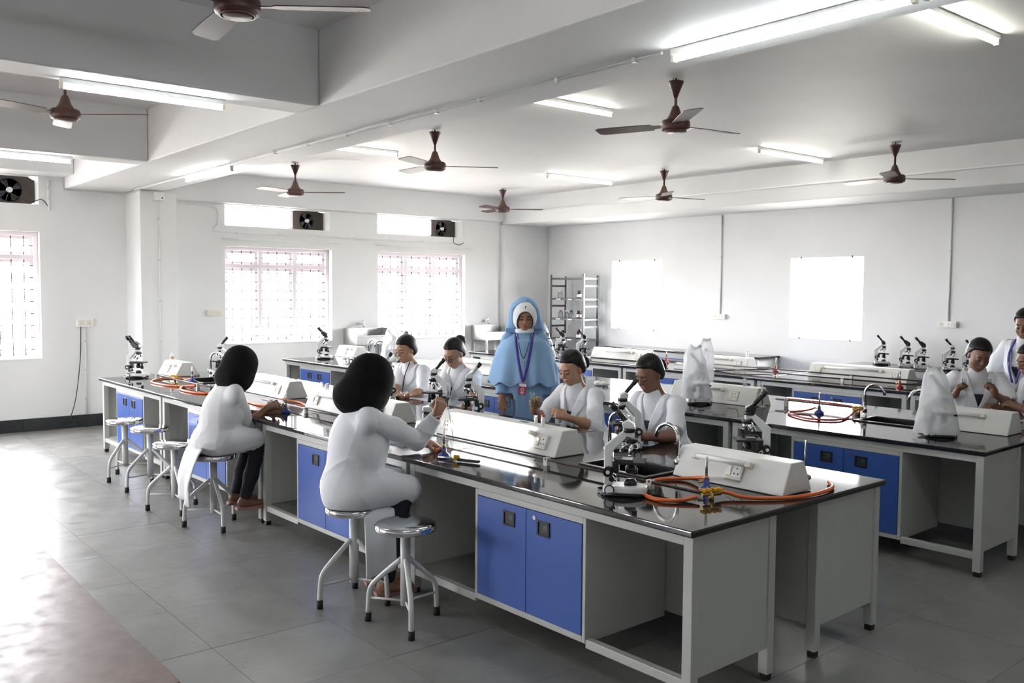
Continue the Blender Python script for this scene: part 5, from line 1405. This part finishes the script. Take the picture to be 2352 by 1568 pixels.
t_ = P.e.matrix_world @ Vector(P.wrR + np.array([.015, .06, .085]))
o = empty('inoculation_loop', t_); tag(o, 'thin inoculation loop with black grip held in the raised hand', 'inoculation loop')
MB().cyl((0, 0, -.03), (.0, .0, .05), .0035, n=8).build('grip', M['black'], o); MB().tube([(0, 0, -.03), (.02, .0, -.09), (.055, .0, -.22)], .0018, n=6).build('wire', M['steel'], o)
# ---------------------------------------------------------------- short-haired woman at a microscope
P = Person(B1, -4.70, 1.98, -84, 'short-haired woman in white coat looking into a microscope beside the headscarf', 'skin_a', 31)
h = P.sag(931, 803); P.skel(h + np.array([0, -.070, -.140]), h, .10, .28, sh=.16)
IK(P, -1, P.px(935, 908, 1.55), (-.6, -.2, -1), n=(.2, .2, -.8), d=(.9, .35, 0), curl=.5)
IK(P, 1, P.px(905, 915, 1.55), (.6, -.3, -1), n=(-.3, .3, -.6), curl=.5)
P.finish_body(); P.face(); P.hair(cut_y=.060, cut_z=.05, thick=.016, low=-.08); P.coat('coat', 'elbow', 'seated', .004, kn=.29); P.legs_seated(ky=.29, fy=.24)
w = P.wrL; o = MB().lathe([(.016, -.004), (.017, 0), (.016, .004), (0, .004)], n=18).build('watch_face', M['whitep'], P.e); o.location = w + np.array([-.004, .012, .022]); o.rotation_euler = (-.6, 0, 0)
MB().tube([w + np.array([0, .027 * math.cos(a), .027 * math.sin(a)]) for a in [2 * PI * k / 20 for k in range(20)]], .006, n=6, closed=True).build('watch_strap', M['chrome'], P.e)
MB().tube(bez([P.neck + np.array([-.05, .06, .03]), P.neck + np.array([-.06, .13, -.10]), P.neck + np.array([-.05, .15, -.24])], 6), .004, n=6).build('lanyard', M['darkcloth'], P.e)
# ---------------------------------------------------------------- woman with glasses and a bun
P = Person(B1, -4.02, 1.98, -80, 'woman with glasses and hair bun in white coat bending over a microscope', 'skin_c', 41)
h = P.sag(1042, 813); P.skel(h + np.array([0, -.085, -.130]), h, .12, .50, sh=.165)
IK(P, 1, P.px(1015, 938, 1.55), (.6, -.3, -1), n=(-.5, .4, -.4), curl=.6)
IK(P, -1, P.px(1075, 945, 1.55), (-.6, -.3, -1), n=(.4, .3, -.5), curl=.6)
P.finish_body(); P.face(); P.hair(cut_y=.050, cut_z=.055, bun=((0, -.135, .055), (.052, .046, .050)), thick=.014); P.coat('coat', 'elbow', 'seated', .005, kn=.29); P.legs_seated(ky=.29, fy=.24)
for q in (1, -1):
    C = P.T(q * .032, .104, .0); MB().tube([C + P.R @ np.array([.023 * math.cos(a), -.004 * abs(math.cos(a)), .018 * math.sin(a)]) for a in [2 * PI * k / 20 for k in range(20)]], .0018, n=6, closed=True).build('glasses_rim', M['black'], P.e)
    MB().tube([P.T(q * .055, .100, .004), P.T(q * .076, .05, .008), P.T(q * .080, -.01, .006)], .0018, n=6).build('glasses_arm', M['black'], P.e)
MB().tube([P.T(.009, .104, .002), P.T(0, .108, .006), P.T(-.009, .104, .002)], .0018, n=6).build('glasses_bridge', M['black'], P.e)
# ---------------------------------------------------------------- standing woman in blue habit
hx, hy = -3.36, 2.08
P = Person(B1, hx, hy, -44, 'standing woman in pale blue habit and veil with violet lanyard', 'skin_a', 57)
P.skel((0, .0, 1.36), (0, .035, 1.497), .10, .22, hipz=.86, sh=.14)
IK(P, 1, P.px(1152, 925, 1.86), (.9, -.5, -.4), n=(.1, .3, -1), d=(-.1, .7, -.75), curl=.25, thumb=.2)
IK(P, -1, np.array([-.24, .06, .84]), (-.9, -.6, -.2), n=(.6, .3, 0), curl=.3)
P.finish_body(.0045); P.face()
B = Sdf(); P.torso(B, .0, chest=.108, bust=-.012)
B.chain([P.hip, np.array([0, .02, .45]), np.array([0, .02, .06])], [.165, .20, .235], .10)
for sh, el, wr in ((P.shR, P.elR, P.wrR), (P.shL, P.elL, P.wrL)): B.chain([sh, (sh + el) / 2, el, wr * .9 + el * .1], [.045, .052, .058, .056], .03)
cz = []
def fdress(P_, B=B, P=P):
    q = P_; ang = np.arctan2(q[:, 0], q[:, 1]); low = np.clip((1.0 - q[:, 2]) / .8, 0, 1)
    d = B(P_) + .012 * low * np.sin(ang * 13 + 2 * np.sin(ang * 3)); d = np.maximum(d, .035 - q[:, 2])
    for el, wr in ((P.elR, P.wrR), (P.elL, P.wrL)):
        n = (wr - el) / np.linalg.norm(wr - el); a = wr * .88 + el * .12; t = (q - a) @ n.astype(np.float32); rad = np.linalg.norm(q - a - t[:, None] * n.astype(np.float32), axis=1)
        d = np.where((rad < .10) & (t < .2) & (t > -.05), np.maximum(d, t), d)
    return d
lo, hi = B.bounds(); sdf_mesh(fdress, lo - .02, hi + .02, .009, 'habit', M['habit'], P.e)
# shoulder cape: flared shell from the collar to the elbows
def fcape(q):
    z = q[:, 2]; t = np.clip((1.375 - z) / .42, 0, 1); ang = np.arctan2(q[:, 0], q[:, 1] - .005)
    prof = np.interp(t, [0, .06, .16, .30, .6, 1.0], [.062, .105, .182, .222, .262, .300]); yy = np.interp(t, [0, .1, .3, .6, 1.0], [1.0, .88, .78, .74, .74])
    r = np.sqrt(q[:, 0] ** 2 + ((q[:, 1] - .005) / yy) ** 2); rad = prof * (1 + .045 * t * np.sin(ang * 9 + 1.5 * np.sin(ang * 2 + .5)))
    hem = .955 + .018 * np.sin(ang * 9 + .5)
    return np.maximum.reduce([(r - rad) * .75, np.where(t < .35, -1., (rad - .016 - r) * .75), z - 1.368, hem - z])
sdf_mesh(fcape, (-.34, -.26, .92), (.34, .27, 1.40), .0055, 'cape', M['habit'], P.e)
# white coif round the face, white collar, blue veil
T, R = P.T, P.R
def coif(q, P=P):
    v = ((q - P.hc) @ P.R); e1 = np.sqrt((v[:, 0] / .102) ** 2 + ((v[:, 1] + .005) / .118) ** 2 + ((v[:, 2] - .004) / .132) ** 2) - 1
    face = np.sqrt((v[:, 0] / .066) ** 2 + ((v[:, 2] + .028) / .098) ** 2) - 1
    return np.maximum.reduce([e1 * .09, -face * .07, .004 - v[:, 1]])
c = P.hc; sdf_mesh(coif, c - .16, c + .16, .0045, 'coif', M['coat'], P.e)
o = MB().lathe([(.064, 0), (.070, .004), (.066, .034), (.060, .036), (.058, .004), (.064, 0)], n=30).build('collar', M['coat'], P.e); o.location = P.neck + np.array([0, .012, .006]); o.scale = (1.16, 1.16, 1.1)
V = Sdf(); V.ell(T(0, -.042, .032), (.110, .112, .122), R, .03); V.chain([T(0, -.05, .02), np.array([0, -.085, 1.40]), np.array([0, -.135, 1.18])], [.105, .135, .15], .06)
for q in (1, -1): V.chain([T(q * .078, -.03, .03), T(q * .100, -.04, -.09), np.array([q * .135, -.07, 1.27])], [.034, .034, .05], .05)
vf = folds(77, .006, 1.2)
def fveil(q, P=P):
    v = ((q - P.hc) @ P.R); d = V(q) + vf(q) + .004 * np.sin(q[:, 0] * 60) * np.clip((1.5 - q[:, 2]) * 4, 0, 1)
    face = np.sqrt((v[:, 0] / .084) ** 2 + ((v[:, 2] + .035) / .118) ** 2) - 1
    d = np.maximum(d, np.where(v[:, 1] > .028, .05, -1)); d = np.where(v[:, 1] > -.03, np.maximum(d, -face * .08), d)
    # leave room for the shoulders in front
    return np.maximum(d, np.where(q[:, 2] < 1.40, q[:, 1] + .02, -1))
lo, hi = V.bounds(); sdf_mesh(fveil, lo - .01, hi + .01, .0055, 'veil', M['habit'], P.e)
cf = lambda x, z: fcape_y(x, z)
def cape_front(x, z):
    ys = np.linspace(.30, .0, 120); d = fcape(np.stack([np.full(120, x), ys, np.full(120, z)], 1).astype(np.float32)); k = np.argmax(d < 0); return ys[k] if d[k] < 0 else .14
for q in (1, -1):
    pts = [P.neck + np.array([q * .062, .03, .03])] + [np.array([q * x, cape_front(q * x, z) + .006, z]) for x, z in ((.070, 1.362), (.067, 1.34), (.064, 1.31), (.058, 1.26), (.045, 1.18), (.030, 1.10), (.012, 1.02))] + [np.array([0, .235, .985])]
    P_ = bez(pts, 5); mb = MB()
    vs = [p + Vector((-q * .0 + s_, .0, 0)) for p in P_ for s_ in (-.011, .011)]; mb._add(vs, [(2 * i, 2 * i + 1, 2 * i + 3, 2 * i + 2) for i in range(len(P_) - 1)], True)
    o = mb.build('lanyard_ribbon', M['lanyard'], P.e); md = o.modifiers.new('thick', 'SOLIDIFY'); md.thickness = .002
yb = cape_front(0, 1.0) + .012
pts = [np.array([q * x, cape_front(q * x, z) + .009, z]) for q, x, z in ((1, .058, 1.362), (1, .050, 1.335), (1, .036, 1.27), (1, .02, 1.21), (0, 0, 1.17), (-1, .02, 1.21), (-1, .036, 1.27), (-1, .050, 1.335), (-1, .058, 1.362))]
MB().tube(bez(pts, 5), .0028, n=6).build('neck_cord', M['darkcloth'], P.e)
mb = MB().box(-.004, .004, -.002, .002, -.03, .03).box(-.014, .014, -.002, .002, .006, .014); o = mb.build('cross_pendant', M['chrome'], P.e, bevel=.001); o.location = (0, cape_front(0, 1.14) + .008, 1.135)
card = MB().box(-.030, .030, -.003, .003, -.092, 0).build('id_card', M['idred'], P.e, bevel=.002); card.location = (.0, yb + .012, .975); card.rotation_euler = (.05, -.10, 0)
MB().box(-.029, .029, .003, .0042, -.026, -.002).build('card_header', M['paper'], card); MB().cyl((0, .003, -.050), (0, .0045, -.050), .014, n=18).build('card_seal', M['paper'], card)
MB().cyl((0, .0044, -.050), (0, .0055, -.050), .009, n=16).build('seal_mark', M['idred'], card)
for k in range(3): MB().box(-.018 + .004 * k, .018 - .004 * k, .003, .0042, -.072 - k * .006, -.069 - k * .006).build('card_line', M['paper'], card)
mk = MB().box(-.0015, .0015, -.002, .002, -.011, .011).box(-.007, .007, -.002, .002, .002, .005).box(-.005, .005, -.002, .002, -.011, -.008).build('coif_emblem', M['brow'], P.e); mk.location = P.T(0, .098, .108); mk.rotation_euler = (-.75, 0, .1)
for q in (1, -1):
    S_ = Sdf(); S_.chain([np.array([q * .08, -.02, .05]), np.array([q * .085, .16, .035])], [.036, .03], .02)
    lo, hi = S_.bounds(); sdf_mesh(S_, np.array([lo[0], lo[1], .0]), hi, .008, 'shoe', M['dark'], P.e)
# ---------------------------------------------------------------- woman holding a glass tube
P = Person(B1, -2.52, 1.99, -86, 'woman in white coat with ear stud holding up a small glass tube', 'skin_c', 63)
h = P.sag(1312, 847); P.skel(h + np.array([0, -.075, -.138]), h, .0, .38, sh=.165)
IK(P, -1, P.px(1302, 958, 1.56), (-.55, -.3, -1), n=(.9, .2, .2), d=(.75, .55, .35), curl=[.55, .6, .7, .8], thumb=.8)
IK(P, 1, P.px(1226, 940, 1.52), (.6, -.3, -1), n=(-.8, .5, 0), d=(-.25, .2, 1), curl=[.7, .8, .9, .9], thumb=.8)
P.finish_body(.0045); P.face(); P.hair(cut_y=.052, cut_z=.05, bun=((0, -.140, -.012), (.052, .046, .052))); P.coat('coat', 'elbow', 'seated', .005, kn=.29); P.legs_seated(ky=.29, fy=.24)
MB().ball(tuple(P.T(-.083, -.012, -.036)), .006).build('ear_stud', M['gold'], P.e); MB().ball(tuple(P.T(.083, -.012, -.036)), .006).build('ear_stud', M['gold'], P.e)
bpy.context.view_layer.update()
g_ = P.e.matrix_world @ Vector(P.wrR + np.array([-.035, .055, .075]))
o = empty('glass_tube', g_); tag(o, 'clear glass tube held in the raised fingers of the woman with ear stud', 'glass tube')
MB().cyl((0, 0, -.045), (0, 0, .055), .016, n=18, caps=False).build('wall', M['clear'], o); MB().cyl((0, 0, -.045), (0, 0, -.042), .016, n=18).build('foot', M['clear'], o)
# ---------------------------------------------------------------- woman in short sleeves at the microscope
P = Person(B1, -1.74, 1.99, -92, 'woman in short-sleeved white coat peering into a microscope beside the sink', 'skin_b', 71)
h = P.sag(1490, 860); P.skel(h + np.array([0, -.075, -.138]), h, .05, .40, sh=.175)
P.arm(-1, P.px(1548, 1003, 1.60), P.px(1483, 1003, 1.42), n=(.5, .3, .2), d=(.9, .6, .1), curl=.7)
IK(P, 1, P.px(1425, 985, 1.52), (.6, -.4, -1), n=(-.6, .3, 0), d=(-.4, .8, .2), curl=.6)
P.finish_body(.0045); P.face(); P.hair(cut_y=.056, cut_z=.055, bun=((0, -.138, .005), (.040, .036, .045)), thick=.013); P.coat('coat', 'short', 'seated', .005, kn=.29); P.legs_seated(ky=.29, fy=.24)
# ---------------------------------------------------------------- smiling woman behind the middle bench
hb = B2.aty(2249, 817, 1.75); P7 = (hb[0] - .095, 1.90)
P = Person(B2, *P7, -58, 'smiling woman in white coat holding a small glass in each hand behind the middle bench', 'skin_b', 83)
h = P.loc(hb); P.skel(h + np.array([0, -.070, -.138]), h, .15, .42, -.12, sh=.165)
IK(P, 1, P.px(2195, 905, 1.62), (.8, -.4, -.8), n=(-.9, .3, .1), d=(-.2, .3, .9), curl=1.0, thumb=1.0)
IK(P, -1, P.px(2285, 905, 1.60), (-.8, -.4, -.8), n=(.9, .3, .2), d=(.25, .3, .85), curl=1.0, thumb=1.0)
P.finish_body(); P.face(smile=1); P.hair(cut_y=.052, cut_z=.05, bun=((0, -.125, -.03), (.05, .05, .05))); P.coat('coat', 'short', 'seated', .005, kn=.29); P.legs_seated(ky=.29, fy=.24)
MB().ball(tuple(P.T(.083, -.012, -.036)), .006).build('ear_stud', M['chrome'], P.e)
bpy.context.view_layer.update()
for wr, lab in ((P.wrR, 'small glass beaker in the right hand of the smiling woman'), (P.wrL, 'small glass dish in the other hand of the smiling woman')):
    sg = 1 if wr is P.wrR else -1; g_ = P.e.matrix_world @ Vector(wr + np.array([-.05 * sg, .035, .075])); o = empty('glass_beaker', g_); tag(o, lab, 'beaker')
    MB().lathe([(.016, 0), (.016, .045), (.019, .05)], n=16).build('wall', M['clear'], o); MB().cyl((0, 0, 0), (0, 0, .003), .015, n=16).build('foot', M['clear'], o)
# ---------------------------------------------------------------- woman standing at the right edge
P = Person(B2, -.60, 2.36, -100, 'standing woman in white coat with violet lanyard cut by the right edge', 'skin_b', 91)
P.skel((0, .02, 1.33), (0, .05, 1.465), .2, .30, hipz=.84, sh=.17)
IK(P, 1, np.array([.12, .26, .98]), (.9, -.6, -.5), n=(-.5, .2, -.8), curl=.5)
IK(P, -1, np.array([-.15, .24, .98]), (-.9, -.6, -.5), n=(.5, .2, -.8), curl=.5)
P.finish_body(.0055); P.face(); P.hair(bun=((0, -.125, .02), (.045, .045, .045))); P.coat('coat', 'long', 'standing', .005, vdepth=.36, vw=.10); P.legs_standing()
S2 = Sdf(); 
for q in (1, -1):
    pts = [P.neck + np.array([q * .06, .05, .02]), P.neck + np.array([q * .065, .135, -.09]), P.neck + np.array([q * .05, .165, -.2]), P.neck + np.array([q * .015, .165, -.33])]
    P_ = bez(pts, 5); mb = MB(); vs = [p + Vector((s_, 0, 0)) for p in P_ for s_ in (-.009, .009)]; mb._add(vs, [(2 * i, 2 * i + 1, 2 * i + 3, 2 * i + 2) for i in range(len(P_) - 1)], True)
    o = mb.build('lanyard_ribbon', M['lanyard'], P.e); md = o.modifiers.new('thick', 'SOLIDIFY'); md.thickness = .002
# ---------------------------------------------------------------- woman reaching in from the right edge
hb = B2.aty(2368, 828, 1.72); P9 = (hb[0] + .115, 1.86)
P = Person(B2, *P9, -130, 'woman at the right edge reaching her arm towards the smiling woman', 'skin_b', 97)
h = P.loc(hb); P.skel(h + np.array([0, -.070, -.138]), h, .0, .35, sh=.165)
IK(P, 1, P.px(2292, 935, 1.66), (.3, -.6, -1), n=(0, .3, -1), curl=.5)
IK(P, -1, P.px(2340, 935, 1.60), (-.8, -.3, -1), n=(.6, .2, -.3), curl=.6)
P.finish_body(.0055); P.face(); P.hair(); P.coat('coat', 'short', 'seated', .005, kn=.29); P.legs_seated(ky=.29, fy=.24)
# ---------------------------------------------------------------- stools of those behind the benches
for fr, x, y, lab in ((B1, -4.70, 1.98, 'steel stool under the short-haired woman'), (B1, -4.02, 1.98, 'steel stool under the woman with glasses'), (B1, -2.52, 1.99, 'steel stool under the woman holding the glass tube'),
                      (B1, -1.74, 1.99, 'steel stool under the woman in short sleeves'), (B2, *P7, 'steel stool under the smiling woman'), (B2, *P9, 'steel stool under the woman at the right edge')):
    stool(fr, x, y, 40, lab)
